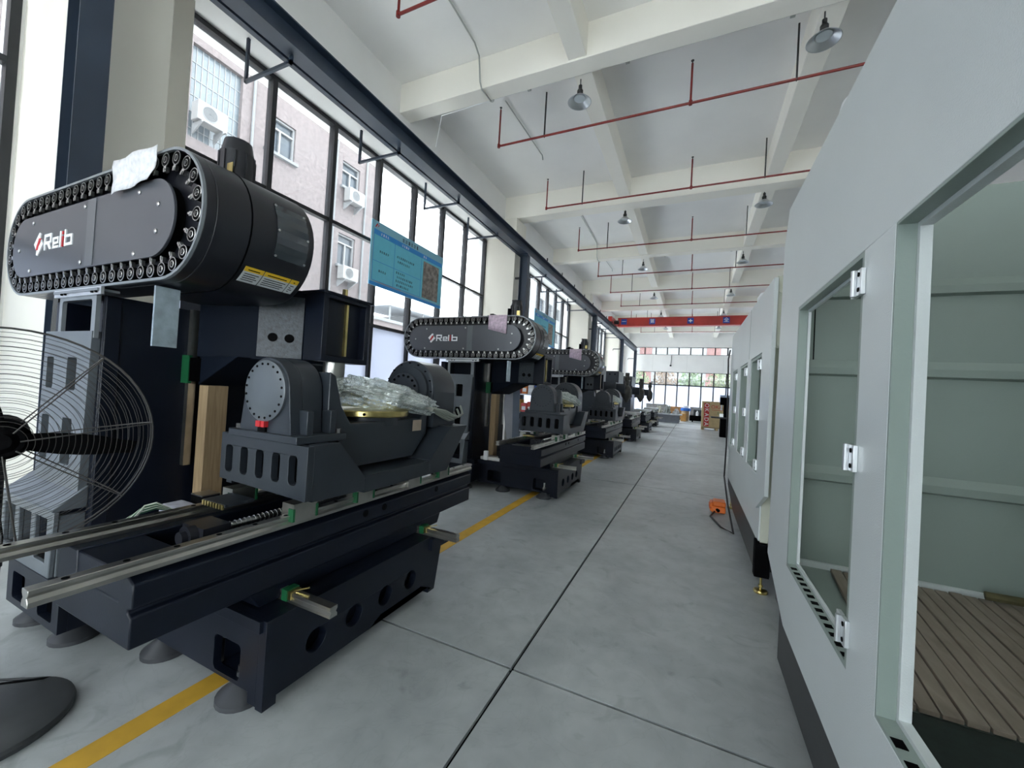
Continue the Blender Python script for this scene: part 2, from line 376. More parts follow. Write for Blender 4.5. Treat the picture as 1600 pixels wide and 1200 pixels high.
window_y(YFAR+.1, -5.05, XR-.6, .95, (5.45, 6.12), -1, 'strip of high windows under the ceiling of the far end wall', 1)
window_y(YFAR+.1, -5.05, XR-.6, .95, (.06, 2.80, 3.95), 0, 'tall lower windows of the far end wall with white frosted panes', 1)
window_y(YB-.1, -5.05, XR-.6, 1.6, (5.45, 6.12), -1, 'strip of high windows in the wall behind the camera', -1)
window_y(YB-.1, -5.05, XR-.6, 1.6, (.06, 2.80, 3.95), -1, 'tall lower windows in the wall behind the camera', -1)

# ------------------------------------------------------------------ crane runway
rw = thing('crane_runway', 'dark blue-grey steel crane runway girder on columns along the windows', 'crane runway', (-4.82, 1.47, 0))
g = MB(); g.box(-4.94, -4.70, YB+.2, YFAR-.1, 5.70, 5.715).box(-4.94, -4.70, YB+.2, YFAR-.1, 6.0, 6.02).box(-4.826, -4.814, YB+.2, YFAR-.1, 5.715, 6.0)
sub(rw, g, 'girder', STEELBLUE)
sub(rw, MB().box(-4.845, -4.795, YB+.2, YFAR-.1, 6.02, 6.06), 'crane_rail', HANG)
for y in (1.475, 10.98, 20.45, 29.3, 36.6):
    c = MB().box(-4.71, -4.70+.002, y-.1, y+.1, 0, 5.70).box(-4.94, -4.93, y-.1, y+.1, 0, 5.70).box(-4.93, -4.71, y-.006, y+.006, 0, 5.70).box(-5.0, -4.64, y-.16, y+.16, 0, .02)
    c.box(-4.96, -4.68, y-.13, y+.13, 5.68, 5.70)
    sub(rw, c, 'steel_column', STEELBLUE)
    for z in (4.95, ):
        if y > 5: sub(rw, MB().box(-5.55+.12, -4.93, y-.12, y-.06, z, z+.05).box(-5.46, -5.42, y-.12, y-.06, z-.08, z), 'bus_bar_arm', HANG)
for y in (-6.4, -4.4, -2.4, -.4, 3.3, 5.35, 7.3, 9.2, 13.0, 15.0, 16.9, 18.7, 22.4, 24.3, 26.2, 28):
    sub(rw, MB().box(-5.80, -4.86, y-.018, y+.018, 5.60, 5.64).box(-5.815, -5.78, y-.018, y+.018, 5.60, 6.22).box(-4.90, -4.86, y-.018, y+.018, 5.60, 5.70), 'hanger_bracket', STEELBLUE)
sub(rw, MB().box(-5.06, -4.98, YB+.2, YFAR-.1, 5.70, 5.76), 'cable_angle', STEELBLUE)
for y in [12.6+1.7*k for k in range(9)]: sub(rw, MB().box(-4.72, -4.69, y-.02, y+.02, 6.02, 6.12), 'rail_clip', HANG)

# ------------------------------------------------------------------ overhead crane
YC = 25.3
cr = thing('overhead_crane', 'red overhead crane beam with blue square plates spanning the hall', 'crane', (1.4, YC, 6.02))
b = MB().box(-4.5, 7.1, YC-.02, YC+.22, 5.99, 6.44).box(-4.5, 7.1, YC-.1, YC+.3, 5.93, 5.99).box(-4.5, 7.1, YC-.06, YC+.26, 6.44, 6.47)
sub(cr, b, 'bridge_beam', CRANE)
for x in (-4.82, 7.25):
    e = MB().box(x-.12, x+.12, YC-.9, YC+1.1, 6.12, 6.42)
    ec = sub(cr, e, 'end_carriage', CRANE)
    for y in (YC-.75, YC+.95): sub(ec, MB().cyl((x-.05, y, 6.16), (x+.05, y, 6.16), .1, n=18), 'wheel', HANG, root=cr)
sub(cr, MB().box(-4.70, -4.42, YC-.12, YC-.02, 6.08, 6.30).cyl((-4.7, YC-.16, 6.2), (-4.4, YC-.16, 6.2), .09, n=14), 'drive_motor', HANG)
for x, ch in ((-4.12, '一'), (-2.45, '第'), (-.33, '＋'), (1.52, '全'), (3.4, '安')):
    pl = sub(cr, MB().box(x-.17, x+.17, YC-.035, YC-.02, 6.05, 6.39), 'sign_plate', BLUE)
    if ch == '＋':
        sub(pl, MB().box(x-.1, x+.1, YC-.042, YC-.035, 6.195, 6.245).box(x-.025, x+.025, YC-.042, YC-.035, 6.12, 6.32), 'cross_mark', WHITEP, root=cr)
    else:
        text_obj(ch, .27, WHITEP, 'plate_character', pl, cr, (x, YC-.038, 6.22), (R(90), 0, 0))

# ------------------------------------------------------------------ sprinkler pipes, lamps, conduits
ORD = ['nearest', 'second', 'third', 'fourth', 'fifth', 'sixth', 'seventh', 'eighth', 'ninth', 'tenth']
for i, y in enumerate((4.1, 7.19, 10.13, 13.5, 16.7, 19.5, 22.6, 26.6, 29.0, 32.0)):
    z = 6.62
    t = thing('sprinkler_pipe', f'{ORD[i]} red sprinkler pipe from the camera crossing below the ceiling beams', 'pipe', (-3.9, y, z), group='sprinkler pipes')
    sub(t, MB().tube([(-3.9, y, z), (XR-.3, y, z)], .021, 8), 'main_pipe', PIPE)
    for x, h in ((-3.9, 7.38), (-.27, 7.30), (3.4, 7.30)):
        k = sub(t, MB().tube([(x, y, z), (x, y, h)], .018, 8).cyl((x, y, z-.03), (x, y, z+.04), .03, n=10), 'riser', PIPE)
        sub(k, MB().cyl((x, y, h), (x, y, h+.05), .010, n=8).cyl((x, y, h+.045), (x, y, h+.052), .026, n=10), 'sprinkler_head', HANG, root=t)
    for x in (-2.9, 1.22, 5.6):
        sub(t, MB().box(x-.012, x+.012, y-.012, y+.012, z+.02, ZC).torus((x, y, z), (1, 0, 0), .028, .006, 12, 4), 'hanger', HANG)

LAMPG = mat('lamp_spun_aluminium', (.55, .57, .58), .32, .9, .1, 3); LENS = mat('lamp_diffuser_off', (.62, .68, .70), .35, 0, .03)
lamp0 = None
for i, y in enumerate((6.45, 11.4, 15.95, 20.8, 25.6, 30.2)):
    for x, sd in ((-1.99, 'left'), (1.38, 'right')):
        lab = f'{ORD[i]} aluminium high-bay lamp from the camera in the {sd} row'
        if lamp0 is None:
            lamp0 = t = thing('high_bay_lamp', lab, 'lamp', (x, y, 6.6), 'high-bay lamps')
            sub(t, MB().lathe([(.07, .10), (.085, .085), (.19, 0), (.2, 0), (.09, .10), (.07, .115)], (x, y, 6.55), n=28), 'shade', LAMPG)
            sub(t, MB().lathe([(.095, 0), (.095, .02)], (x, y, 6.61), n=24), 'diffuser', LENS)
            sub(t, MB().lathe([(.055, 0), (.055, .03), (.035, .04), (.05, .06), (.05, .09), (.03, .12), (.03, .18)], (x, y, 6.66), n=16), 'driver_housing', HANG)
            sub(t, MB().tube([(x, y, 6.82), (x, y, 6.95)], .009, 6), 'stem', HANG)
        else:
            c = copy_tree(lamp0, None, (0, 0, 0)); c.location = (x, y, 6.6); c['label'] = lab
def conduit(pts, label, r=.014):
    o = MB().tube(pts, r, 7).build('conduit', COND, None, off=pts[0]); return tag(o, label, 'conduit')
for y0, w in ((6.17, 'nearest'), (15.6, 'second')):
    t = thing('conduit', f'{w} galvanised conduit run clipped along a cross beam', 'conduit', (-3.65, y0+.18, 6.95))
    sub(t, MB().tube([(-3.65, y0+.18, 6.96), (XR-.5, y0+.18, 6.96)], .016, 7), 'conduit_pipe', COND)
    for x in (-2.9, -1.2, 1.0, 3): sub(t, MB().box(x-.03, x+.03, y0+.155, y0+.205, 6.925, 6.99), 'clip', COND)
    sub(t, MB().lathe([(.045, 0), (.045, .05)], (-3.65, y0+.18, 6.93), n=14), 'junction_box', COND)
    conduit([(-3.65, y0+.15, 6.90), (-3.66, y0-.19, 6.89), (-3.68, y0-.22, 7.0), (-3.68, y0-.30, 7.40), (-3.66, y0-.5, 7.46), (-3.62, y0-4.0, 7.46)], f'bent conduit rising from the {w} junction box and running along the ceiling towards the camera')
    conduit([(-3.74, y0+.9, 7.45), (-3.68, y0+2.9, 7.45), (-3.68, y0+2.95, 7.36)], f'short diagonal conduit on the ceiling beyond the {w} cross beam')
tag(MB().tube([(-3.7, 6.33, 6.93), (-4.3, 6.34, 6.91), (-4.75, 6.34, 6.90), (-4.8, 6.34, 6.6), (-4.85, 6.34, 6.3)], .008, 6).build('white_cable', WHITEP, None, off=(-3.7, 6.33, 6.93)), 'thin white cable dropping from the nearest cross beam to the runway', 'cable')

# ================================================================== MACHINES
def feet(root, pts, r=.115):
    for x, y in pts:
        f = sub(root, MB().lathe([(r, 0), (r, .022), (r*.9, .03), (r*.45, .075), (.03, .09), (.03, .13)], (x, y, 0), n=22), 'levelling_pad', RUBBER)
        sub(f, MB().cyl((x, y, .09), (x, y, .22), .014, n=8).cyl((x, y, .13), (x, y, .155), .026, n=6), 'jack_bolt', STEEL, root=root)

def machine_base(t, dark=NAVY):
    # front bed
    b = MB()
    hz = .22
    b.prism([(1.25, .03), (1.32, .03), (1.32, .07), (2.52, .07), (2.52, .03), (2.60, .03), (2.66, .33), (2.66, .45), (1.25, .45)], 'x', -1.80, -1.75,
            holes=[circle(y, hz, .062, 18) for y in (1.53, 1.79, 2.05, 2.30)])
    b.prism([(-3.10, .09), (-1.86, .09), (-1.86, .04), (-1.80, .04), (-1.80, .45), (-3.10, .45)], 'y', 1.25, 1.29, holes=[rrect(-2.14, -1.93, .11, .285, .025), rrect(-2.92, -2.68, .13, .30, .025)])
    b.prism([(-2.75, .09), (-1.80, .04), (-1.80, .45), (-2.75, .45)], 'y', 2.56, 2.60)
    b.box(-3.10, -1.80, 1.29, 2.56, .40, .449).box(-3.10, -1.775, 1.232, 1.25, .395, .45)
    b.box(-2.66, -2.15, 1.31, 2.54, .07, .41).box(-3.06, -2.66, 1.46, 2.54, .09, .41).box(-3.06, -2.66, 1.285, 1.46, .092, .125).box(-3.08, -2.93, 1.285, 2.5, .10, .41)
    b.box(-2.15, -1.82, 1.40, 2.54, .07, .41).box(-2.15, -1.82, 1.285, 1.40, .07, .107).box(-1.92, -1.82, 1.285, 1.40, .107, .41)
    # rear bed and outrigger
    b.box(-3.95, -3.10, 1.12, 2.72, .14, .449)
    b.prism(rect(-3.78, -3.06, .13, .39), 'y', .98, 1.02, holes=[rrect(-3.70, -3.52, .17, .33, .02), rrect(-3.33, -3.14, .17, .33, .02)])
    b.box(-3.78, -3.06, 1.10, 2.86, .135, .385).box(-3.74, -3.10, 1.02, 1.10, .35, .388).box(-3.78, -3.74, 1.02, 1.10, .13, .39).box(-3.10, -3.06, 1.02, 1.10, .13, .39).box(-3.74, -3.10, 1.02, 1.10, .132, .16)
    base = sub(t, b, 'bed', dark, bevel=.006)
    # bed lip along the front top edge
    sub(base, MB().box(-1.80, -1.72, 2.50, 2.72, .36, .44), 'front_lug', dark, root=t)
    for y in (1.43, 2.55):
        r_ = sub(t, MB().prism([(y-.022, .45), (y+.022, .45), (y+.022, .463), (y+.014, .475), (y+.022, .487), (y+.022, .502), (y-.022, .502), (y-.022, .487), (y-.014, .475), (y-.022, .463)], 'x', -3.0, -1.53), 'guide_rail', STEELD)
        sub(r_, MB().box(-1.86, -1.82, y-.035, y+.035, .46, .515), 'rail_wiper', GREEN, root=t)
        sub(r_, MB().box(-1.82, -1.80, y-.03, y+.03, .47, .51).cyl((-1.81, y, .505), (-1.74, y+.03, .525), .004, n=6), 'grease_nipple', BRASS, root=t)
    feet(t, [(-1.97, 1.30), (-2.66, 1.30), (-3.24, 1.12), (-3.66, 1.10), (-1.97, 2.5), (-3.3, 2.74)])
    return base

def machine_saddle(t, dark=NAVY, railm=STEELD):
    # long cross slide along y carrying the two table rails
    prof_front = [(-1.87, .54), (-1.87, .66), (-1.895, .672), (-1.895, .685), (-1.865, .695), (-1.865, .785), (-1.93, .818), (-1.97, .818), (-1.97, .70), (-2.33, .70), (-2.33, .818), (-2.47, .818), (-2.50, .78), (-2.50, .54)]
    s = MB().prism(prof_front, 'y', .79, 3.27)
    s.box(-2.35, -1.95, .795, 1.02, .69, .81).box(-2.35, -1.95, 3.05, 3.265, .69, .81)
    s.prism([(1.30, .455), (2.80, .455), (2.84, .545), (1.24, .545)], 'x', -2.75, -1.89)
    sd = sub(t, s, 'cross_slide', dark, bevel=.006)
    for y in (1.95, 2.12, 2.72): sub(sd, MB().cyl((-1.868, y, .755), (-1.862, y, .755), .022, n=14), 'port_plug', BLACK, root=t)
    for x in (-1.90, -2.42):
        pr = [(x+a_, b_-.027) for a_, b_ in ((-.024, .845), (.024, .845), (.024, .862), (.014, .875), (.024, .888), (.024, .902), (-.024, .902), (-.024, .888), (-.014, .875), (-.024, .862))]
        rl = sub(t, MB().prism(pr, 'y', .53, 3.30), 'table_rail', railm, bevel=.002)
        hb = MB()
        for k in range(17): hb.cyl((x, .62+k*.16, .8745), (x, .62+k*.16, .8765), .011, n=10)
        sub(rl, hb, 'bolt_holes', BLACK, root=t)['kind'] = 'stuff'
        for y in (1.50, 1.93, 2.42, 2.80):
            bl = sub(rl, MB().box(x-.045, x+.045, y-.07, y+.07, .842, .935), 'rail_block', railm, root=t)
    cap0 = None
    for x in (-1.90, -2.42):
        for y in (1.43, 1.57, 1.86, 2.0, 2.49, 2.73, 2.87):
            if cap0 is None: cap0 = c_ = sub(sd, MB().box(x+.012, x+.050, y-.006, y+.006, .845, .912), 'block_end_cap', GREEN, root=t); cx_, cy_ = x, y
            else: c_ = cap0.copy(); COL.objects.link(c_); c_.location = (x-cx_, y-cy_, 0)
    # ball screw with its bearing housing
    sc = MB().cyl((-2.06, 1.12, .845), (-2.06, 3.05, .845), .017, n=12)
    for k in range(70): sc.torus((-2.06, 1.22+k*.0235, .845), (0, 1, .12), .018, .0035, 10, 4)
    sub(t, sc, 'ball_screw', CHROME)
    sub(t, MB().box(-2.15, -1.985, 1.08, 1.20, .71, .885).cyl((-2.06, 1.045, .845), (-2.06, 1.08, .845), .05, n=14).cyl((-2.06, 1.022, .845), (-2.06, 1.045, .845), .03, n=12), 'bearing_housing', MAGBLK)
    cp = sub(t, MB().box(-2.36, -2.16, 1.27, 1.42, .905, .92), 'sensor_plate', GREY_BLUE)
    tt = MB()
    for k in range(8): tt.box(-2.35+k*.024, -2.337+k*.024, 1.262, 1.27, .893, .918)
    sub(cp, tt, 'terminal_row', BRASS, root=t)['kind'] = 'stuff'

def machine_cradle(t):
    G = GREY_BLUE
    c = MB()
    x0, x1 = -2.49, -1.765
    # end wall with five windows
    c.prism([(x0, .99), (x1, .965), (x1, 1.245), (x0, 1.255)], 'y', 1.42, 1.46, holes=[rrect(x, x+.066, 1.035, 1.19, .025) for x in (-2.445, -2.31, -2.175, -2.04, -1.905)])
    for xa, xb in ((x0, x0+.05), (x1-.05, x1)): c.prism([(1.46, .955), (1.82, .945), (1.82, 1.03), (1.62, 1.25), (1.46, 1.25)], 'x', xa, xb)
    c.prism([(1.53, .955), (1.82, .945), (1.82, 1.025), (1.615, 1.245), (1.53, 1.245)], 'x', x0+.05, x1-.05)
    c.box(x0, x1, 1.82, 2.47, .93, 1.03)
    c.prism([(2.47, .93), (2.70, .925), (2.98, 1.27), (2.72, 1.27), (2.47, 1.04)], 'x', x0, x1)
    cb = sub(t, c, 'cradle_base', G, bevel=.006)
    sub(cb, MB().box(x0+.04, x1-.04, 1.468, 1.475, .99, 1.24), 'slot_shade_sheet', BLACK, root=t)  # added black sheet, stands in for the shade inside the five windows
    ax, az = -2.125, 1.515
    # headstock
    def arch(hw, zb, r, n=20):
        return [(ax-hw, zb)]+[(ax-r*math.cos(R(180*k/n)), az+r*math.sin(R(180*k/n))) for k in range(n+1)]+[(ax+hw, zb)]
    h = MB().prism(arch(.215, 1.285, .185), 'y', 1.425, 1.50).prism(arch(.20, 1.285, .185), 'y', 1.50, 1.63)
    h.box(-2.40, -1.83, 1.40, 1.72, 1.25, 1.29).box(-1.93, -1.86, 1.48, 1.52, 1.29, 1.42).box(-1.93, -1.86, 1.63, 1.67, 1.29, 1.42)
    hs = sub(t, h, 'headstock', G, bevel=.004)
    dsc = sub(hs, MB().lathe([(.160, 0), (.168, .004), (.168, .02)], (ax, 1.408, az), 'y', 40), 'headstock_cover', mat('cover_disc_grey', (.10, .115, .13), .35, .1, .08, 3), root=t)
    bo = MB()
    for k in range(20):
        a = R(9+18*k); bo.cyl((ax+.148*math.cos(a), 1.404, az+.148*math.sin(a)), (ax+.148*math.cos(a), 1.41, az+.148*math.sin(a)), .0065, n=8)
    sub(hs, bo, 'cover_bolts', BLACK, root=t)['kind'] = 'stuff'
    sub(hs, MB().box(ax-.04, ax-.005, 1.40, 1.425, 1.318, 1.35).box(ax+.003, ax+.03, 1.40, 1.425, 1.318, 1.35), 'red_plug', REDP, root=t)
    sub(hs, MB().prism(rrect(ax-.035, ax+.025, 1.27, 1.33, .02), 'y', 1.41, 1.423), 'cable_slot', BLACK, root=t)
    for x in (-2.37, -1.90, -1.86):
        sub(hs, MB().cyl((x, 1.44 if x < -2 else 1.69, 1.29), (x, 1.44 if x < -2 else 1.69, 1.315), .016, n=6), 'hold_down_bolt', HANG, root=t)
    # tailstock
    az2 = 1.545
    tl = MB().lathe([(.235, 0), (.245, .012), (.245, .30), (.235, .33)], (ax, 2.62, az2), 'y', 44).lathe([(.20, -.03), (.20, 0)], (ax, 2.62, az2), 'y', 40)
    tl.prism([(ax-.245, 1.26), (ax+.245, 1.26), (ax+.245, az2), (ax-.245, az2)], 'y', 2.64, 2.93)
    ts = sub(t, tl, 'tailstock', G, bevel=.003)
    sub(ts, MB().lathe([(.145, 0), (.15, .006), (.15, .03)], (ax-.02, 2.57, az2-.01), 'y', 36), 'tailstock_cover', mat('tail_disc_slate', (.024, .03, .04), .4, 0, .1), root=t)
    tb = MB()
    for k in range(16):
        a = R(22.5*k); tb.cyl((ax-.02+.128*math.cos(a), 2.562, az2-.01+.128*math.sin(a)), (ax-.02+.128*math.cos(a), 2.572, az2-.01+.128*math.sin(a)), .010, n=8)
        tb.cyl((ax+.225*math.cos(a), 2.605, az2+.225*math.sin(a)), (ax+.225*math.cos(a), 2.622, az2+.225*math.sin(a)), .006, n=8)
    sub(ts, tb, 'cover_bolts', BLACK, root=t)['kind'] = 'stuff'
    # swinging yoke
    y = MB().prism([(1.64, 1.64), (1.68, 1.62), (1.735, 1.44), (1.81, 1.335), (2.48, 1.335), (2.56, 1.40), (2.575, 1.40), (2.575, 1.22), (2.42, 1.06), (1.88, 1.06), (1.64, 1.32)], 'x', ax-.23, ax+.23)
    sub(t, y, 'swing_yoke', mat('yoke_slate', (.022, .028, .036), .34, 0, .1, 4, .04, 90), bevel=.006)
    sub(t, MB().cyl((ax, 2.17, 1.30), (ax, 2.17, 1.362), .24, n=28), 'table_drum', G)
    rt = sub(t, MB().lathe([(.285, 0), (.29, .006), (.29, .036), (.282, .042)], (ax, 2.17, 1.362), n=44), 'rotary_table', BRASS)
    sub(rt, MB().cyl((ax+.20, 1.945, 1.383), (ax+.205, 1.94, 1.383), .01, n=8), 'plate_hole', BLACK, root=t)

def machine_column(t, dark=NAVY):
    # column casting: slotted side wall, body, sloped foot
    c = MB()
    sl = [rrect(-3.79, -3.69, 1.44, 1.64, .02), rrect(-3.50, -3.37, 1.44, 1.64, .02), rrect(-3.81, -3.70, .99, 1.27, .02), rrect(-3.51, -3.38, .99, 1.27, .02)]
    c.box(-3.84, -3.24, 1.40, 2.30, .45, 2.02).box(-3.24, -3.18, 1.125, 1.20, .455, 2.015).box(-3.84, -3.76, 1.12, 1.42, .45, 2.0).box(-3.24, -3.19, 1.12, 2.30, .45, 2.02)
    c.box(-3.84, -3.24, 1.80, 2.28, 2.02, 2.66)
    col = sub(t, c, 'column', dark, bevel=.006)
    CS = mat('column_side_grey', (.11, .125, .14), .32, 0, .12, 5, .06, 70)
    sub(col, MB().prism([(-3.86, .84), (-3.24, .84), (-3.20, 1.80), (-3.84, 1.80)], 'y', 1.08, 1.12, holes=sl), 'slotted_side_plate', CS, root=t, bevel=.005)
    sub(col, MB().box(-3.83, -3.25, 1.13, 1.137, .86, 1.78), 'slot_shade_sheet', BLACK, root=t)  # slot shade put in as a black sheet, not a machine part
    # sloped foot with three openings
    f = MB()
    f.prism([(1.12, .89), (.975, .775), (.975, .762), (1.12, .762)], 'x', -3.97, -3.215)
    f.prism([(-3.97, .38), (-3.24, .38), (-3.22, .761), (-3.97, .761)], 'y', .985, 1.01, holes=[rect(-3.93, -3.76, .46, .71), rect(-3.70, -3.52, .46, .71), rect(-3.46, -3.30, .46, .71)])
    f.box(-3.97, -3.93, 1.01, 1.12, .38, .734).box(-3.27, -3.23, 1.01, 1.12, .38, .734)
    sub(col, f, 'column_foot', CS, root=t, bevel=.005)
    for k in range(3):
        sub(t, MB().tube([(-3.92-.03*k, 1.20, .5), (-3.91-.03*k, 1.17, 1.1), (-3.93-.03*k, 1.15, 1.7), (-3.90-.02*k, 1.14, 2.05)], .011, 6), 'column_cable', CABLE)
    # bracket under the magazine
    k = MB().prism(rect(-3.68, -3.19, 1.76, 2.03), 'y', 1.085, 1.105, holes=[rrect(-3.64, -3.24, 1.79, 1.99, .02)])
    k.box(-3.70, -3.12, 1.06, 1.16, 2.03, 2.045)
    sub(t, k, 'magazine_bracket', RIM)
    kb = MB().box(-3.72, -3.10, 1.07, 1.085, 2.01, 2.055)
    for x in (-3.6, -3.55, -3.2, -3.15): kb.cyl((x, 1.062, 2.03), (x, 1.07, 2.03), .011, n=8, m=1)
    sub(t, kb, 'bracket_strip', [ALU, BLACK])
    # z guide rails
    for y in (1.58, 2.18):
        zr = sub(t, MB().box(-3.19, -3.15, y-.022, y+.022, .95, 2.02), 'z_guide_rail', STEELD)
        zb = sub(zr, MB().box(-3.19, -3.10, y-.045, y+.04, 1.53, 1.69), 'z_rail_block', BLACK, root=t)
        sub(t, MB().box(-3.19, -3.105, y-.05, y-.03, 1.515, 1.705), 'z_block_wiper', GREEN)
    sub(t, MB().box(-2.62, -2.605, 1.11, 1.22, 1.72, 2.04), 'deflector_plate', mat('deflector_bluish', (.42, .50, .55), .25, .6, .2, 14, .5, 30))

def machine_head(t, dark=NAVY):
    h = MB()
    h.prism([(-3.12, 1.58), (-2.68, 1.70), (-2.48, 1.90), (-2.48, 2.22), (-2.68, 2.32), (-3.12, 2.36)], 'z', 1.70, 2.20)
    h.prism([(-3.12, 1.505), (-2.70, 1.71), (-3.12, 1.71)], 'y', 1.60, 2.34)
    hd = sub(t, h, 'spindle_head', mat('head_dark_slate', (.006, .009, .016), .55, 0, .12, 4, .06, 90, .05), bevel=.006)
    # two round ports in the chamfer
    n = Vector((1, -1, 0)).normalized(); tv = Vector((.707, .707, 0))
    pc = Vector((-2.58, 1.80, 1.86))
    cpv = []
    for q in (-.002, .004):
        for a_ in (-.135, .135):
            for z_ in (1.725, 2.15): cpv.append(Vector((-2.58, 1.80, 0))+tv*a_+n*q+Vector((0, 0, z_)))
    sub(hd, MB().add(cpv, [(0, 1, 3, 2), (4, 6, 7, 5), (0, 4, 5, 1), (2, 3, 7, 6), (1, 5, 7, 3), (0, 2, 6, 4)]), 'port_plate', mat('port_plate_slate', (.035, .043, .053), .38, 0, .3, 40, .3, 90, .4), root=t)
    for s_ in (-.045, .055): sub(hd, MB().cyl(pc+tv*s_-n*.005, pc+tv*s_+n*.006, .030, n=20), 'coolant_port', BLACK, root=t)
    # front guard box
    g_ = MB().prism(rect(1.90, 2.32, 1.72, 2.20), 'x', -2.48, -2.30, holes=[rect(1.94, 2.28, 1.76, 2.16)]).box(-2.48, -2.36, 1.93, 2.29, 1.75, 2.17)
    gd = sub(t, g_, 'front_guard', NAVY, bevel=.004)
    sub(gd, MB().box(-2.36, -2.34, 2.13, 2.15, 1.77, 2.15), 'brass_strip', BRASS, root=t)
    sub(gd, MB().box(-2.50, -2.28, 1.88, 2.34, 2.185, 2.20), 'guard_top', NAVY, root=t)
    sub(t, MB().lathe([(.05, 0), (.07, .05), (.075, .12), (.075, .20)], (-2.42, 2.12, 1.52), n=20), 'spindle_nose', STEELD)
    sub(t, MB().box(-2.80, -2.45, 1.50, 1.72, 2.10, 2.13).cyl((-2.6, 1.56, 2.09), (-2.5, 1.56, 2.09), .02, n=8), 'tool_change_arm', GREY_BLUE)
    sub(t, MB().cyl((-2.5, 2.25, 2.2), (-2.5, 2.25, 2.30), .02, n=8).cyl((-2.44, 2.2, 2.2), (-2.44, 2.2, 2.28), .012, n=8), 'pipe_fitting', BRASS)

MX0, MX1, MZ, MH, MY = -4.62, -2.16, 2.395, .34, 1.09
def logo_letters():
    w = MB(); y0, y1 = MY-.022, MY-.016
    def bar(x0, x1, z0, z1, m=0): w.box(x0, x1, y0, y1, z0, z1, m)
    x, z, h, s = -3.935, 2.335, .105, .02
    bar(x, x+s, z, z+h); bar(x+s, x+.11, z+h-s, z+h); bar(x+.11-s, x+.11, z+.045, z+h-s); bar(x+s, x+.11-s, z+.036, z+.036+s)
    w.prism([(x+.05, z+.038), (x+.082, z+.038), (x+.12, z), (x+.085, z)], 'y', y0, y1)
    x = -3.80; hh = .072
    bar(x, x+.017, z, z+hh); bar(x+.017, x+.085, z+hh-.015, z+hh); bar(x+.068, x+.085, z+.036, z+hh-.015); bar(x+.017, x+.085, z+.027, z+.040); bar(x+.017, x+.085, z, z+.015)
    x = -3.70; bar(x, x+.02, z, z+.102)
    bar(-3.668, -3.650, z, z+.066, 1); bar(-3.668, -3.650, z+.078, z+.098, 1)
    x = -3.632; bar(x, x+.02, z, z+.105); bar(x+.02, x+.11, z, z+.018); bar(x+.09, x+.11, z+.018, z+.070); bar(x+.02, x+.09, z+.053, z+.070)
    return w
def logo_mark():
    w = MB(); y0, y1 = MY-.022, MY-.016
    cx, cz = -4.025, 2.385; P = lambda *a: [(cx+p, cz+q) for p, q in a]
    w.prism(P((-.072, .005), (.006, .078), (.030, .070), (.026, .045), (-.030, -.006), (-.040, -.030)), 'y', y0, y1)
    w.prism(P((.072, -.005), (-.006, -.078), (-.030, -.070), (-.026, -.045), (.030, .006), (.040, .030)), 'y', y0, y1)
    w.prism(P((-.034, -.036), (-.006, -.040), (.034, .036), (.006, .040)), 'y', y0-.001, y1, m=1)
    return w
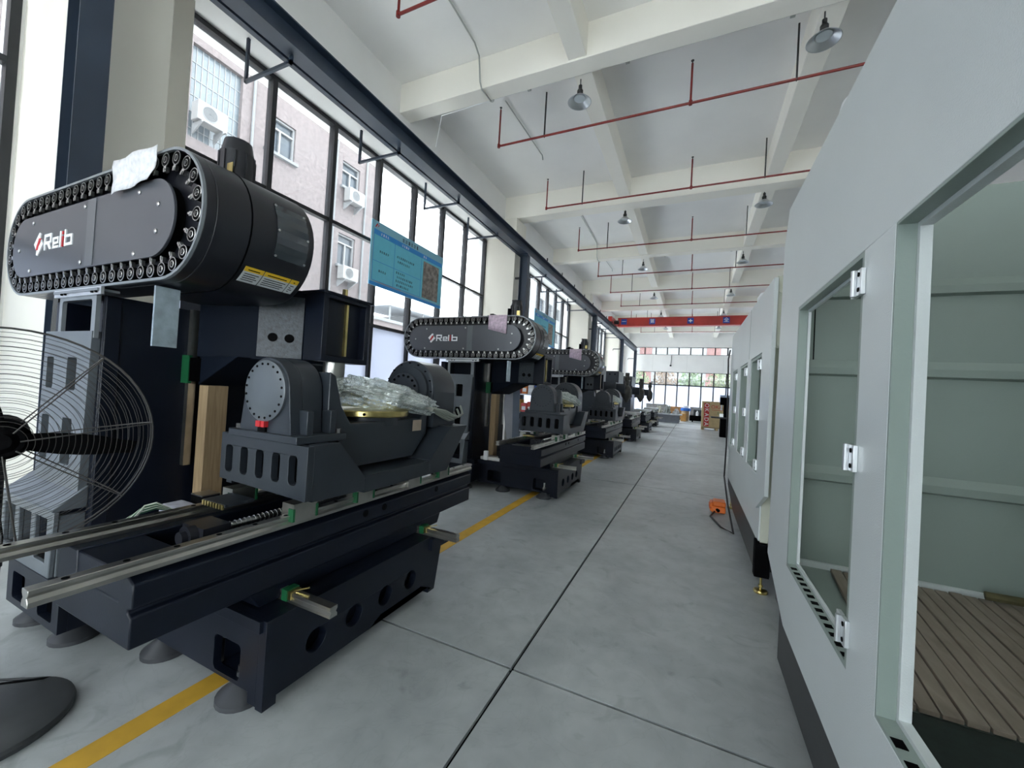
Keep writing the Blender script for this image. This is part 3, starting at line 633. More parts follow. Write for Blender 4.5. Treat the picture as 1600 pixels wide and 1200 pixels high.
def machine_magazine(t):
    body = MB().prism(stadium(MX0, MX1, MZ, MH), 'y', MY+.05, MY+.22).prism(stadium(MX1-1.25, MX1-.004, MZ, MH-.002), 'y', MY+.22, MY+.60)
    body.prism(stadium(MX0, MX1, MZ, MH), 'y', MY+.002, MY+.05, holes=[list(reversed(stadium(MX0+.014, MX1-.014, MZ, MH-.014)))])
    mg = sub(t, body, 'tool_magazine', MAGBLK, bevel=.004)
    lip = MB().prism(stadium(MX0, MX1, MZ, MH), 'y', MY-.012, MY+.002, holes=[list(reversed(stadium(MX0+.014, MX1-.014, MZ, MH-.014)))])
    sub(mg, lip, 'magazine_lip', RIM, root=t)
    sub(mg, MB().prism(stadium(MX1-1.25, MX1+.002, MZ, MH+.003), 'y', MY+.215, MY+.223), 'drum_seam', BLACK, root=t)
    inner = MB().prism(stadium(MX0+.16, MX1-.27, MZ-.01, .20), 'y', MY-.002, MY+.05)
    sub(mg, inner, 'chain_hub', BLACK, root=t)
    cov = sub(mg, MB().prism(stadium(MX0+.13, MX1-.24, MZ-.01, .205), 'y', MY-.016, MY-.002), 'cover_plate', COVER, root=t, bevel=.002)
    sub(mg, MB().box(-3.34, -3.24, MY-.020, MY-.016, MZ-.21, MZ+.19), 'cover_joint_strip', mat('joint_strip_paint', (.13, .14, .155), .3, .2, .05), root=t)
    scw = MB()
    for x, z in ((-4.36, 2.37), (-4.14, 2.54), (-4.16, 2.215), (-3.38, 2.55), (-3.40, 2.215), (-2.75, 2.54), (-2.55, 2.45), (-2.56, 2.31), (-2.77, 2.21)):
        scw.lathe([(.013, .0), (.013, -.004), (.007, -.008)], (x, MY-.016, z), 'y', 10)
    sub(mg, scw, 'cover_screws', CHROME, root=t)['kind'] = 'stuff'
    sub(mg, logo_letters(), 'brand_lettering', [WHITEP, REDP], root=t)
    sub(mg, logo_mark(), 'brand_mark', [WHITEP, REDP], root=t)
    # tool pots around the chain
    pm = MB().lathe([(.036, .03), (.036, -.012), (.030, -.014)], (0, 0, 0), 'y', 16, 0)
    pm.torus((0, -.014, 0), (0, 1, 0), .0335, .0024, 18, 4, 1).torus((0, -.016, 0), (0, 1, 0), .016, .0025, 12, 4, 1).lathe([(.010, -.005), (.010, -.02)], (0, 0, 0), 'y', 8, 2)
    pm.box(-.011, .011, -.016, 0, -.062, -.036, 1).box(-.005, .005, -.02, -.016, -.066, -.046, 1)
    first = None
    r = MH-.055; x0, x1 = MX0+MH, MX1-MH; ls = x1-x0; arc = math.pi*r; tot = 2*ls+2*arc; n = 52
    for k in range(n):
        d = tot*(k+.3)/n
        if d < ls: x, z, a = x0+d, MZ-r, math.pi
        elif d < ls+arc: th = (d-ls)/r; x, z, a = x1+r*math.sin(th), MZ-r*math.cos(th), math.pi-th
        elif d < 2*ls+arc: x, z, a = x1-(d-ls-arc), MZ+r, 0
        else: th = (d-2*ls-arc)/r; x, z, a = x0-r*math.sin(th), MZ+r*math.cos(th), -th
        if first is None:
            first = pm.build('tool_pot', [BLACK, CHROME, HANG], None, off=(0, 0, 0)); o = first
        else: o = first.copy(); COL.objects.link(o)
        o.parent = mg; o.location = Vector((x, MY+.005, z))-Vector(t['_o']); o.rotation_euler = (0, a, 0)
    # clear inspection window and label on the drum
    def drum(a0, a1, y0, y1, rr_, th_, nseg=8):
        q = MB(); cx = MX1-MH
        for k in range(nseg):
            b0, b1 = R(a0+(a1-a0)*k/nseg), R(a0+(a1-a0)*(k+1)/nseg)
            pts = [(cx+rr_*math.cos(b), MZ+rr_*math.sin(b)) for b in (b0, b1)]; pto = [(cx+(rr_+th_)*math.cos(b), MZ+(rr_+th_)*math.sin(b)) for b in (b0, b1)]
            q.prism([pts[0], pto[0], pto[1], pts[1]], 'y', y0, y1)
        return q
    win = sub(mg, drum(-22, 32, 1.45, 1.645, MH-.001, .004), 'inspection_window', mat('smoked_window', (.03, .04, .05), .08, 0, .1, 3, 0, 60, .9), root=t)
    sb = MB()
    for a in (-20, 4, 30):
        for y in (1.457, 1.638):
            x, z = MX1-MH+(MH+.003)*math.cos(R(a)), MZ+(MH+.003)*math.sin(R(a))
            sb.cyl((x, y, z), (x+.005*math.cos(R(a)), y, z+.005*math.sin(R(a))), .007, n=8)
    sub(win, sb, 'window_screws', CHROME, root=t)['kind'] = 'stuff'
    for y0, y1 in ((1.335, 1.44), (1.445, 1.60), (1.605, 1.655)):
        wl_ = sub(mg, drum(-56, -39, y0, y1, MH, .0015, 5), 'warning_label', mat('label_silver', (.55, .58, .60), .5, 0, .08, 40), root=t)
        sub(wl_, drum(-43, -38, y0, y1, MH+.0005, .0015, 3), 'label_heading', mat('label_yellow', (.72, .46, .02), .5, 0, .05), root=t)
        ln = MB()
        for i, a in enumerate((-46, -48.5, -51, -53.5)):
            q = drum(a, a+.8, y0+.012, y1-.014-.012*(i % 2), MH+.0008, .0012, 1); ln.add(q.v, q.f)
        q = drum(-41.5, -40.5, y0+.02, y1-.02, MH+.001, .0014, 1); ln.add(q.v, q.f)
        sub(wl_, ln, 'label_print', BLACK, root=t)['kind'] = 'stuff'
    # drive motor and hardware on top
    mo = MB().cyl((-2.70, 1.52, 2.70), (-2.70, 1.52, 2.98), .095, n=20).box(-2.78, -2.62, 1.44, 1.60, 2.70, 2.78).cyl((-2.70, 1.52, 2.98), (-2.70, 1.52, 3.06), .09, .075, n=20)
    for k in range(10):
        a = R(36*k); mo.box(-2.70+.095*math.cos(a)-.006, -2.70+.095*math.cos(a)+.006, 1.52+.095*math.sin(a)-.006, 1.52+.095*math.sin(a)+.006, 2.79, 2.97)
    m_ = sub(t, mo, 'magazine_motor', MAGBLK)
    sub(m_, MB().cyl((-2.80, 1.46, 2.74), (-2.80, 1.46, 2.92), .03, n=10).cyl((-2.76, 1.50, 3.04), (-2.76, 1.50, 3.07), .02, n=10), 'motor_terminal', BLACK, root=t)
    sub(m_, MB().box(-2.66, -2.60, 1.437, 1.44, 2.80, 2.88), 'rating_plate', BRASS, root=t)
    for x in (-3.55, -2.98): sub(t, MB().torus((x, 1.30, 2.765), (0, 1, 0), .028, .008, 20, 6), 'lifting_eye', HANG)
    sub(t, MB().box(-3.15, -2.98, 1.36, 1.5, 2.73, 2.80).box(-3.24, -3.15, 1.38, 1.46, 2.73, 2.77).box(-3.11, -3.05, 1.38, 1.46, 2.80, 2.83), 'valve_block', BLACK)
    hz = [(-3.50+.09*math.cos(R(180-18*k))*1.6, 1.42, 2.70+.085*math.sin(R(18*k))) for k in range(11)]
    sub(t, MB().prism([(p[0], p[2]) for p in hz], 'y', 1.34, 1.50), 'hose_guard', BLACK)

def full_machine(label):
    t = thing('machining_center', label, 'machine tool', (-2.9, 1.9, 0), 'dark machining centers with tool magazines')
    machine_base(t); machine_saddle(t); machine_cradle(t); machine_column(t); machine_head(t); machine_magazine(t)
    return t
M1 = full_machine('black five-axis machining center nearest the camera, with oval lettered tool magazine and tilting cradle')
DY = 4.4
M2 = copy_tree(M1, None, (0, DY, 0)); M2['label'] = 'second black machining center from the camera, with oval lettered tool magazine'
M3 = copy_tree(M1, None, (0, 2*DY+.1, 0)); M3['label'] = 'third black machining center from the camera, its magazine half hidden behind the second'

def plain_headstock(m):
    for h in m.children:
        if h.name.startswith('headstock'):
            for c in list(h.children):
                if c.name.startswith(('red_plug', 'cable_slot')): bpy.data.objects.remove(c)
                elif c.name.startswith('headstock_cover'):
                    pts = [(-2.125-.20, 1.292)]+[(-2.125-.19*math.cos(R(9*k)), 1.515+.19*math.sin(R(9*k))) for k in range(21)]+[(-2.125+.20, 1.292)]
                    q = MB().prism(pts, 'y', 1.409, 1.424).build('arched_cover', GREY_BLUE, None, .003, off=(-2.9, 1.9, 0))
                    q.location = (0, 0, 0); q.parent = h; bpy.data.objects.remove(c)
plain_headstock(M2); plain_headstock(M3)
def plain_machine(dy, label):
    t = thing('machining_center', label, 'machine tool', (-2.9, 1.9, 0), 'dark machining centers without magazines')
    machine_base(t); machine_saddle(t, NAVY, STEEL)
    c = MB().box(-3.84, -3.2, 1.2, 2.6, .45, 2.75)
    co = sub(t, c, 'column', GREY_BLUE, bevel=.01)
    for x in (-3.62, -3.38): sub(co, MB().cyl((x, 1.19, 2.6), (x, 1.203, 2.6), .035, n=14), 'lifting_hole', BLACK, root=t)
    sub(t, MB().box(-3.2, -2.62, 1.6, 2.5, 1.55, 2.1).prism([(1.75, 1.70), (2.35, 1.70), (2.42, 1.9), (2.42, 2.05), (1.68, 2.05), (1.68, 1.9)], 'x', -2.64, -2.30), 'spindle_head', GREY_BLUE, bevel=.01)
    sub(t, MB().lathe([(.05, 0), (.06, .04), (.17, .22), (.17, .50), (.12, .60), (.08, .64), (.08, .80), (.11, .82), (.11, .96), (.08, .98), (.08, 1.12)], (-2.28, 2.05, 1.36), n=20), 'spindle_unit', mat('spindle_brownish', (.05, .05, .045), .4, .3, .2))
    sub(t, MB().box(-2.50, -1.80, 1.45, 2.75, .935, 1.02), 'work_table', STEEL, bevel=.006)
    t.location.y += dy
    return t
P4 = plain_machine(3*DY+.2, 'fourth dark machine from the camera, a plain column without tool magazine')
P5 = copy_tree(P4, None, (0, DY, 0)); P5['label'] = 'fifth dark machine from the camera, a plain column without tool magazine'
P6 = copy_tree(P4, None, (0, 2*DY, 0)); P6['label'] = 'last dark machine at the far end of the row'

# loose things on the machines
NTH = ['nearest', 'second', 'third']
for i in range(3):
    dy = i*DY+(.1 if i == 2 else 0)
    # papers taped over the magazine
    if i == 0:
        q = MB()
        pts = [(-3.0, 2.745), (-2.555, 2.75), (-2.62, 2.575), (-3.0, 2.555)]
        nx, nz = 8, 5; V = []
        for a in range(nx+1):
            for b_ in range(nz+1):
                u, v = a/nx, b_/nz
                x = (pts[3][0]*(1-u)+pts[2][0]*u)*(1-v)+(pts[0][0]*(1-u)+pts[1][0]*u)*v
                z = (pts[3][1]*(1-u)+pts[2][1]*u)*(1-v)+(pts[0][1]*(1-u)+pts[1][1]*u)*v
                V.append((x, MY-.034-.008*math.sin(u*9+v*3)-.006*math.cos(v*7), z))
        Fq = [(a*(nz+1)+b_, (a+1)*(nz+1)+b_, (a+1)*(nz+1)+b_+1, a*(nz+1)+b_+1) for a in range(nx) for b_ in range(nz)]
        q.add(V, Fq); o = q.build('paper_sheet', PAPER, None, off=(-2.8, MY-.03, 2.65))
        tag(o, 'crumpled white paper in plastic film taped over the nearest tool magazine', 'paper')
    else:
        V = [(-2.96+.32*a/5, MY-.028-.006*math.sin(a*1.3)+dy, 2.52+.22*b_/3-.015*a*(b_ == 0)) for a in range(6) for b_ in range(4)]
        Fq = [(a*4+b_, (a+1)*4+b_, (a+1)*4+b_+1, a*4+b_+1) for a in range(5) for b_ in range(3)]
        o = MB().add(V, Fq).build('paper_sheet', PINKP, None, off=(-2.8, MY+dy-.03, 2.6))
        tag(o, f'pinkish paper sheet taped over the tool magazine of the {NTH[i]} machine', 'paper')
    so = o.modifiers.new('thick', 'SOLIDIFY'); so.thickness = .002
    # timber prop
    if i < 2:
        o = MB().box(-3.12, -3.02, 1.61+dy, 1.745+dy, .452, 1.505).build('timber_post', WOOD, None, .004, off=(-3.07, 1.68+dy, .45))
        tag(o, f'sawn timber post propping up the spindle head of the {NTH[i]} machine', 'wood post')
    # plastic wrapped bundle on the rotary table
    bm = bmesh.new(); bmesh.ops.create_icosphere(bm, subdivisions=5, radius=1)
    rnd = random.Random(3+i)
    ph = [rnd.uniform(0, 6) for _ in range(6)]
    for v in bm.verts:
        p = v.co.copy(); w = 1+.07*math.sin(7*p.x+ph[0]+3*p.z)+.05*math.sin(13*p.y+ph[1]+5*p.x)+.035*math.sin(23*p.z+ph[2]+9*p.y)+.03*math.sin(31*p.x+17*p.y+ph[3])+.02*math.sin(47*p.y-29*p.z+ph[4])
        fl_ = 1-.35*max(0, p.y)
        v.co = Vector((p.x*.19*w*fl_, p.y*.41*w, max(p.z, -.62)*.125*w*(1-.22*p.y)))
    me = bpy.data.meshes.new('wrapped_bundle'); bm.to_mesh(me); bm.free()
    me.polygons.foreach_set('use_smooth', [True]*len(me.polygons)); me.materials.append(CLEAR)
    o = bpy.data.objects.new('wrapped_bundle', me); COL.objects.link(o); o.location = (-2.03, 2.26+dy, 1.478); o.rotation_euler = (R(-8), 0, R(-24))
    o['_o'] = list(o.location)
    tag(o, f'clear plastic wrapped bundle of hoses on the rotary table of the {NTH[i]} machine', 'bundle')
    hb = MB()
    for k in range(7):
        zz_ = -.03+.018*(k % 4); xx = -.09+.03*k
        hb.tube([(xx*.9, -.33, zz_), (xx+.01*math.sin(k), -.08, zz_+.04), (xx, .15, zz_+.02), (xx*.6, .36, -.02)], .014, 6)
    h_ = hb.build('hose_core', mat('bundle_core_pale', (.42, .43, .38), .5, 0, .3, 12), None, off=(0, 0, 0)); h_.parent = o
    if i == 0:
        for k in range(4):
            x = -2.02+.03*k
            p = MB().tube([(x+.09, 2.56, 1.42), (x+.15, 2.66, 1.375+.008*k), (x+.17, 2.74, 1.335+.010*k), (x+.17, 2.82, 1.312+.012*k), (x+.15, 2.92, 1.315+.018*k), (x+.09, 2.97, 1.34+.03*k)], .009, 7)
            oo = p.build('hose', HOSE, None, off=(x, 2.58, 1.43)); tag(oo, f'{["lowest", "second", "third", "topmost"][k]} grey hose coming out of the wrapped bundle on the nearest machine', 'hose', 'grey hoses on the nearest machine')
        o = MB().box(-1.845, -1.843, 2.46, 2.56, 1.15, 1.23).build('tag_card', mat('kraft_tag', (.34, .27, .21), .8, 0, .1), None, off=(-1.84, 2.5, 1.2)); o.location += Vector((-.03, -.08, .10))
        tag(o, 'small brown card tag hanging below the wrapped bundle', 'tag')
# clutter on the bed of the nearest machine
t = thing('wire_coil', 'loose green and white wires lying on the nearest machine bed', 'wire', (-2.85, 1.30, .45))
for k in range(6):
    sub(t, MB().tube([(-2.74+.01*k, 1.06+.01*k, .76+.004*k), (-2.72, 1.13+.01*k, .80+.008*k), (-2.70, 1.22, .82+.006*k), (-2.70, 1.32, .78), (-2.71, 1.36, .47)], .006, 6), 'wire', GREEN if k % 2 == 0 else mat('pale_wire', (.55, .6, .52), .5))
t = thing('metal_bracket', 'small black metal block with bright top on the nearest machine bed', 'block', (-2.75, 1.52, .45))
sub(t, MB().box(-2.80, -2.68, 1.44, 1.54, .452, .835), 'block_body', BLACK, .004); sub(t, MB().box(-2.80, -2.68, 1.44, 1.54, .835, .843), 'block_top', STEEL)
o = MB().box(-2.86, -2.66, 1.30, 1.43, .452, .80).build('parts_bag', mat('pale_lilac_bag', (.50, .50, .58), .4, 0, .2, 20), None, .02, off=(-2.76, 1.42, .45)); tag(o, 'pale plastic bag of parts lying on the nearest machine bed', 'bag')
o = MB().box(-2.84, -2.60, 1.80, 2.2, .452, .84).box(-2.845, -2.59, 1.79, 2.21, .84, .86).build('parts_crate', mat('pale_timber_box', (.42, .36, .25), .6, 0, .15), None, .004, off=(-2.7, 2.0, .45)); tag(o, 'pale box standing on the bed behind the timber post of the nearest machine', 'box')
o = MB().box(-2.62, -2.05, 1.46+DY-.1, 1.56+DY-.1, .452, .50).build('steel_strip', mat('bright_strip', (.70, .69, .66), .4, .3, .08), None, .004, off=(-2.4, 1.5+DY, .45)); o.location += Vector((-.45, -.1, 0)); tag(o, 'bright steel strip lying at the foot of the timber post of the second machine', 'strip')
o = MB().box(-3.0, -2.93, 1.30+DY, 1.36+DY, .452, .60).build('white_bottle', WHITEP, None, .012, off=(-2.96, 1.3+DY, .45)); o.location += Vector((.0, -.08, 0)); tag(o, 'small white plastic can on the bed of the second machine', 'can')
# sheet-metal guard leaning between second and third machines
t = thing('sheet_metal_guard', 'folded grey sheet-metal guard standing behind the cradle of the second machine', 'guard', (-3.4, 7.6, 0))
sub(t, MB().prism([(-3.70, 1.54), (-3.42, 1.66), (-3.36, 0), (-3.42, 0)], 'y', 7.60, 7.62), 'guard_sheet', mat('guard_grey', (.42, .42, .43), .45, .2, .05))
sub(t, MB().prism([(-3.42, 1.66), (-3.27, 1.73), (-3.22, 0), (-3.36, 0)], 'y', 7.56, 7.58), 'guard_flange', mat('guard_blue_grey', (.16, .19, .23), .4, .2, .05))
sub(t, MB().prism([(-3.80, 1.50), (-3.27, 1.73), (-3.27, 1.76), (-3.80, 1.53)], 'y', 7.45, 7.62), 'guard_top', mat('guard_grey', (.42, .42, .43)))
# shelf of coloured parts behind
t = thing('parts_shelf', 'open shelf of red, orange and blue boxes behind the second machine', 'shelf', (-3.7, 9.3, 0))
for x in (-4.07, -3.37):
    for y in (9.05, 9.45): sub(t, MB().box(x-.02, x+.02, y-.02, y+.02, 0, 2.05), 'shelf_post', HANG)
for z in (.15, .6, 1.05, 1.5, 1.95): sub(t, MB().box(-4.09, -3.35, 9.03, 9.47, z-.015, z+.015), 'shelf_board', ALU)
bc = [(.6, .08, .05), (.75, .22, .04), (.7, .7, .72), (.05, .12, .5), (.8, .5, .1), (.65, .1, .1)]
for j, z in enumerate((.165, .615, 1.065, 1.515)):
    for k in range(4):
        x = -4.02+.165*k; c_ = bc[(j*2+k) % 6]
        o = MB().box(x, x+.14, 9.05, 9.30, z, z+.22+.04*((j+k) % 3)).box(x+.02, x+.12, 9.046, 9.05, z+.05, z+.14, 1).build('parts_box', [mat('box_%d' % bc.index(c_), c_, .5, 0, .05), WHITEP], None, .004, off=(x, 9.05, z))
        nm = ['red', 'orange', 'pale grey', 'blue', 'yellow', 'dark red'][bc.index(c_)]
        tag(o, f'{nm} parts box, {["leftmost", "second from left", "third from left", "rightmost"][k]} on the {["lowest", "second", "third", "top"][j]} level of the open shelf', 'box', 'boxes on the open shelf')

# ------------------------------------------------------------------ pedestal fan
fc = Vector((-2.53, .61, 1.27)); fd = Vector((.972, -.234, 0)); fs_ = Vector((.234, .972, 0)); fu = Vector((0, 0, 1))
fan = thing('pedestal_fan', 'black industrial pedestal fan with wire guard at the left edge', 'fan', (-2.72, .655, 0))
WIRE = mat('guard_wire_dark', (.10, .095, .09), .4, .6, .2)
px_, py_ = -2.72, .655
sub(fan, MB().lathe([(.28, 0), (.285, .02), (.28, .035), (.25, .045), (.05, .055), (.03, .07)], (px_, py_, 0), n=48), 'base_disc', mat('fan_base_dark', (.055, .06, .064), .45, 0, .1))
sub(fan, MB().cyl((px_, py_, .06), (px_, py_, 1.27), .02, n=14).cyl((px_, py_, .70), (px_, py_, .78), .032, n=14), 'pole', mat('fan_pole_dark', (.03, .033, .04), .4, .3, .1))
sub(fan, MB().cyl(fc-fd*.30, fc-fd*.06, .085, n=22).cyl(fc-fd*.34, fc-fd*.30, .06, .085, n=22), 'motor', BLACK)
hub = sub(fan, MB().cyl(fc-fd*.06, fc+fd*.015, .065, n=22).cyl(fc+fd*.015, fc+fd*.03, .05, .03, n=22), 'hub', BLACK)
for k in range(3):
    a = R(-8+120*k); dr = fs_*math.cos(a)+fu*math.sin(a); ds = -fs_*math.sin(a)+fu*math.cos(a)
    V = []
    for j in range(7):
        q = .05+.36*j/6; wdt = .022+.028*math.sin(math.pi*min(1, (j+1)/6.5)*.9)
        for s_ in (-1, 1):
            V += [fc+dr*q+ds*(s_*wdt)+fd*(.02*s_)-fd*.03, fc+dr*q+ds*(s_*wdt)+fd*(.02*s_)-fd*.034]
    Fq = []
    for j in range(6):
        b0 = 4*j; b1 = b0+4
        Fq += [(b0, b0+2, b1+2, b1), (b0+1, b1+1, b1+3, b0+3), (b0, b1, b1+1, b0+1), (b0+2, b0+3, b1+3, b1+2)]
    Fq += [(0, 1, 3, 2), (24, 26, 27, 25)]
    sub(fan, MB().add(V, Fq), 'blade', BLACK)
for nm, sg in (('front_guard', 1), ('rear_guard', -1)):
    gw = MB()
    for k in range(22):
        rad = .07+.39*k/21; dep = sg*.085*math.sqrt(max(0, 1-(rad/.475)**2))+.0
        gw.torus(fc+fd*dep, fd, rad, .0011 if k < 21 else .0035, 56, 4) if sg > 0 or k % 2 == 1 else None
    gd = sub(fan, gw, nm, WIRE)
    for k in range(8):
        a = R(8+45*k); dr = fs_*math.cos(a)+fu*math.sin(a)
        pts = [fc+dr*q+fd*(sg*.088*math.sqrt(max(0, 1-(q/.475)**2))) for q in (.05, .15, .25, .35, .43, .462)]
        sub(gd, MB().tube(pts, .0028, 5), 'guard_rib', WIRE, root=fan)
o = MB().tube([(-2.76, .66, 1.05), (-2.80, .70, .8), (-2.74, .68, .5), (-2.70, .66, .2), (-2.85, .9, .03), (-3.2, .7, .012), (-3.9, .8, .012)], .006, 6).build('fan_cable', CABLE, None, off=(-2.76, .66, 0)); tag(o, 'black power cable hanging behind the pedestal fan', 'cable')
t = thing('switch_box', 'small grey electric switch box on the wall behind the fan', 'switch box', (-5.05, 1.5, 1.5))
sub(t, MB().box(-5.07, -4.97, 1.58, 1.72, 1.40, 1.62), 'box_body', mat('switchbox_grey', (.33, .34, .30), .5), .006)
sub(t, MB().box(-4.97, -4.95, 1.62, 1.68, 1.48, 1.55), 'switch_knob', BLACK); sub(t, MB().tube([(-5.04, 1.65, 1.40), (-5.04, 1.66, 1.2), (-5.05, 1.64, .6), (-5.05, 1.64, .05)], .012, 6), 'feed_cable', CABLE)
t.location = Vector(t['_o'])+Vector((.0, -.16, .02))

# ------------------------------------------------------------------ blue boards hung on the windows
SIGN = mat('board_cyan', (.14, .55, .70), .45, 0, .03); SIGNB = mat('board_blue', (.025, .27, .68), .45, 0, .03); SIGNL = mat('board_pale_edge', (.22, .47, .60), .45); INK = mat('board_ink', (.02, .05, .09), .6)
PHOTO = mat('board_photo_print', (.23, .20, .18), .5, 0, .6, 9, detail=2)
def glyph_row(mb, x, y0, n, z, s, seed, m=0):
    rd = random.Random(seed)
    for k in range(n):
        y = y0+k*s*1.15
        for j in range(3): mb.box(x, x+.002, y+s*.08, y+s*.92*rd.uniform(.6, 1), z+s*(.05+.32*j), z+s*(.17+.32*j), m)
        mb.box(x, x+.002, y+s*(.2+.4*rd.random()), y+s*(.34+.4*rd.random()), z, z+s*.95, m)
for i, (y0, y1, z0, z1, lab) in enumerate(((5.93, 8.40, 3.545, 4.85, 'blue printed work-rule board with a photo hung across the window behind the nearest machine'), (14.9, 17.5, 3.60, 4.95, 'blue printed board hung across the window behind the second machine'))):
    x = -5.97
    t = thing('notice_board', lab, 'sign', (x, y0, z0), 'blue boards on the windows')
    W, H = y1-y0, z1-z0
    bd = sub(t, MB().box(x-.02, x, y0, y1, z0, z1), 'board_panel', SIGNL)
    fx = x+.001
    sub(t, MB().box(x, fx+.001, y0+.06, y1-.06, z0+.10, z1-.17), 'table_field', SIGN)
    sub(t, MB().box(x, fx+.002, y0+.06, y1-.06, z1-.27, z1-.17).box(x, fx+.002, y0, y1, z0, z0+.07), 'blue_band', SIGNB)
    ln = MB()
    for z in (z0+.10, z0+.5, z1-.275): ln.box(fx, fx+.003, y0+.06, y0+1.60, z, z+.008)
    for y in (y0+.06, y0+.68, y0+1.60): ln.box(fx, fx+.003, y, y+.008, z0+.10, z1-.27)
    sub(t, ln, 'table_lines', SIGNB)['kind'] = 'stuff'
    tx = MB()
    glyph_row(tx, fx+.001, y0+.24, 5, z0+.70, .05, 1); glyph_row(tx, fx+.001, y0+.24, 4, z0+.30, .05, 2)
    for q, (n, z) in enumerate(((10, .76), (7, .66), (5, .42), (9, .33), (10, .24), (7, .15))): glyph_row(tx, fx+.001, y0+.76+.03*(q % 2), n, z0+z, .052, 5+q)
    glyph_row(tx, fx+.001, y0+.90, 6, z1-.145, .085, 20)
    sub(t, tx, 'board_text', INK)['kind'] = 'stuff'
    tw = MB(); glyph_row(tw, fx+.002, y0+.25, 4, z1-.25, .055, 31); glyph_row(tw, fx+.002, y0+.9, 4, z1-.25, .055, 32); glyph_row(tw, fx+.002, y0+1.66, 2, z1-.25, .06, 33)
    sub(t, tw, 'header_text', WHITEP)['kind'] = 'stuff'
    tr_ = MB(); glyph_row(tr_, fx, y0+.15, 20, z0+.075, .035, 41); sub(t, tr_, 'slogan_text', mat('slogan_pink', (.55, .2, .22), .6))
    sub(t, MB().prism([(y0+.08, z1-.13), (y0+.13, z1-.05), (y0+.16, z1-.05), (y0+.11, z1-.13)], 'x', fx, fx+.002).prism([(y0+.15, z1-.13), (y0+.20, z1-.07), (y0+.17, z1-.07)], 'x', fx, fx+.002), 'board_mark', REDP)
    sub(t, MB().box(fx, fx+.003, y0+1.68, y0+2.30, z0+.12, z1-.32), 'photo_print', PHOTO)
    t.location.x += 0
    for y in (y0+.15, y1-.15): sub(t, MB().tube([(x-.01, y, z1), (x-.05, y, z1+.25)], .003, 5), 'hanging_wire', HANG)

# ================================================================== RIGHT: PALE ENCLOSURES
def hinge(t, x, y, z, s=1):
    h = sub(t, MB().box(x-.014, x, y-.045, y-.004, z-.045, z+.045).box(x-.014, x, y+.004, y+.045, z-.045, z+.045), 'hinge', ALU, .002)
    sub(h, MB().cyl((x-.02, y, z-.045), (x-.02, y, z+.045), .009, n=10), 'hinge_pin', ALU, root=t)
    d = MB()
    for a in (-.026, .026):
        for c in (-.026, .026): d.cyl((x-.0145, y+a, z+c), (x-.0165, y+a, z+c), .008, n=10)
    sub(h, d, 'hinge_screws', BLACK, root=t)['kind'] = 'stuff'

X1 = .51
e1 = thing('machine_enclosure', 'pale enamelled sheet-metal machine enclosure nearest the camera with open door frames', 'enclosure', (X1+1, 1, 0), 'pale machine enclosures')
o1 = rect(1.715, 2.64, .725, 2.145); o2 = rect(.22, 1.485, .735, 2.145); o3 = rect(-1.0, .05, .735, 2.145)
fp = sub(e1, MB().prism([(3.21, .60), (3.12, 2.66), (3.02, 2.86), (-1.3, 2.86), (-1.3, .385), (2.66, .385)], 'x', X1, X1+.035, holes=[o1, o2, o3]), 'front_panel', ENC, .003)
def jamb(y0, y1, z0, z1, d0, d1, w):
    return MB().prism(rect(y0-.002, y1+.002, z0-.002, z1+.002), 'x', X1+d0, X1+d1, holes=[rect(y0+w, y1-w, z0+w, z1-w)])
sub(e1, jamb(1.715, 2.64, .725, 2.145, .001, .040, .0185), 'window_frame', ENCIN, .001)
sub(e1, jamb(1.715, 2.64, .725, 2.145, .040, .052, .032), 'window_lip', ENC)
sub(e1, jamb(.22, 1.485, .735, 2.145, .001, .045, .0085), 'door_frame', ENCIN, .001)
sub(e1, jamb(.22, 1.485, .735, 2.145, .045, .072, .022), 'door_lip', ENC)
# drain slots in the sills
for (ya, yb, n) in ((1.76, 2.60, 13), (.30, 1.44, 15)):
    st = (yb-ya)/n; d0 = None
    for k in range(n):
        if d0 is None: d0 = sub(e1, MB().box(X1+.004, X1+.030, ya, ya+st*.45, .7435, .7455), 'drain_slot', BLACK)
        else: d_ = d0.copy(); COL.objects.link(d_); d_.location = d0.location+Vector((0, k*st, 0))
# inner sheet metal
xi = X1+.06
ep = sub(e1, MB().box(xi, 3.0, 3.085, 3.11, .60, 2.90), 'end_panel', ENCIN)
for z in (1.14, 1.80, 2.28): sub(ep, MB().prism([(3.085, z), (3.055, z+.012), (3.055, z+.055), (3.085, z+.10)], 'x', xi, 2.98), 'panel_rib', ENCIN, root=e1)
sub(ep, MB().box(xi, 2.98, 3.06, 3.085, .60, .64), 'panel_foot', ENC, root=e1)
bp = sub(e1, MB().box(2.98, 3.01, -1.3, 3.11, .60, 2.90), 'back_panel', ENCIN)
sub(e1, MB().box(xi, 3.0, -1.3, -1.27, .60, 2.90), 'rear_end_panel', ENCIN)
sub(e1, MB().box(xi, 3.0, -1.3, 3.09, .575, .605), 'floor_tray', ENCIN)
sub(e1, MB().box(xi-.01, 2.98, .05, 1.785, .606, .612), 'dark_mat', mat('dark_green_mat', (.006, .014, .011), .6, 0, .4, 30))
sub(e1, MB().box(X1+.02, X1+.05, 1.6, 3.0, .385, .60).box(X1+.035, 2.9, -1.25, 2.95, .05, .40), 'plinth', BASEB, .004)
for z in (2.035, 1.435, .85): hinge(e1, X1, 1.735, z)
sub(e1, MB().tube([(.68, 3.07, 2.3), (.68, 3.06, 1.9)], .003, 6), 'pull_cord', BLACK)
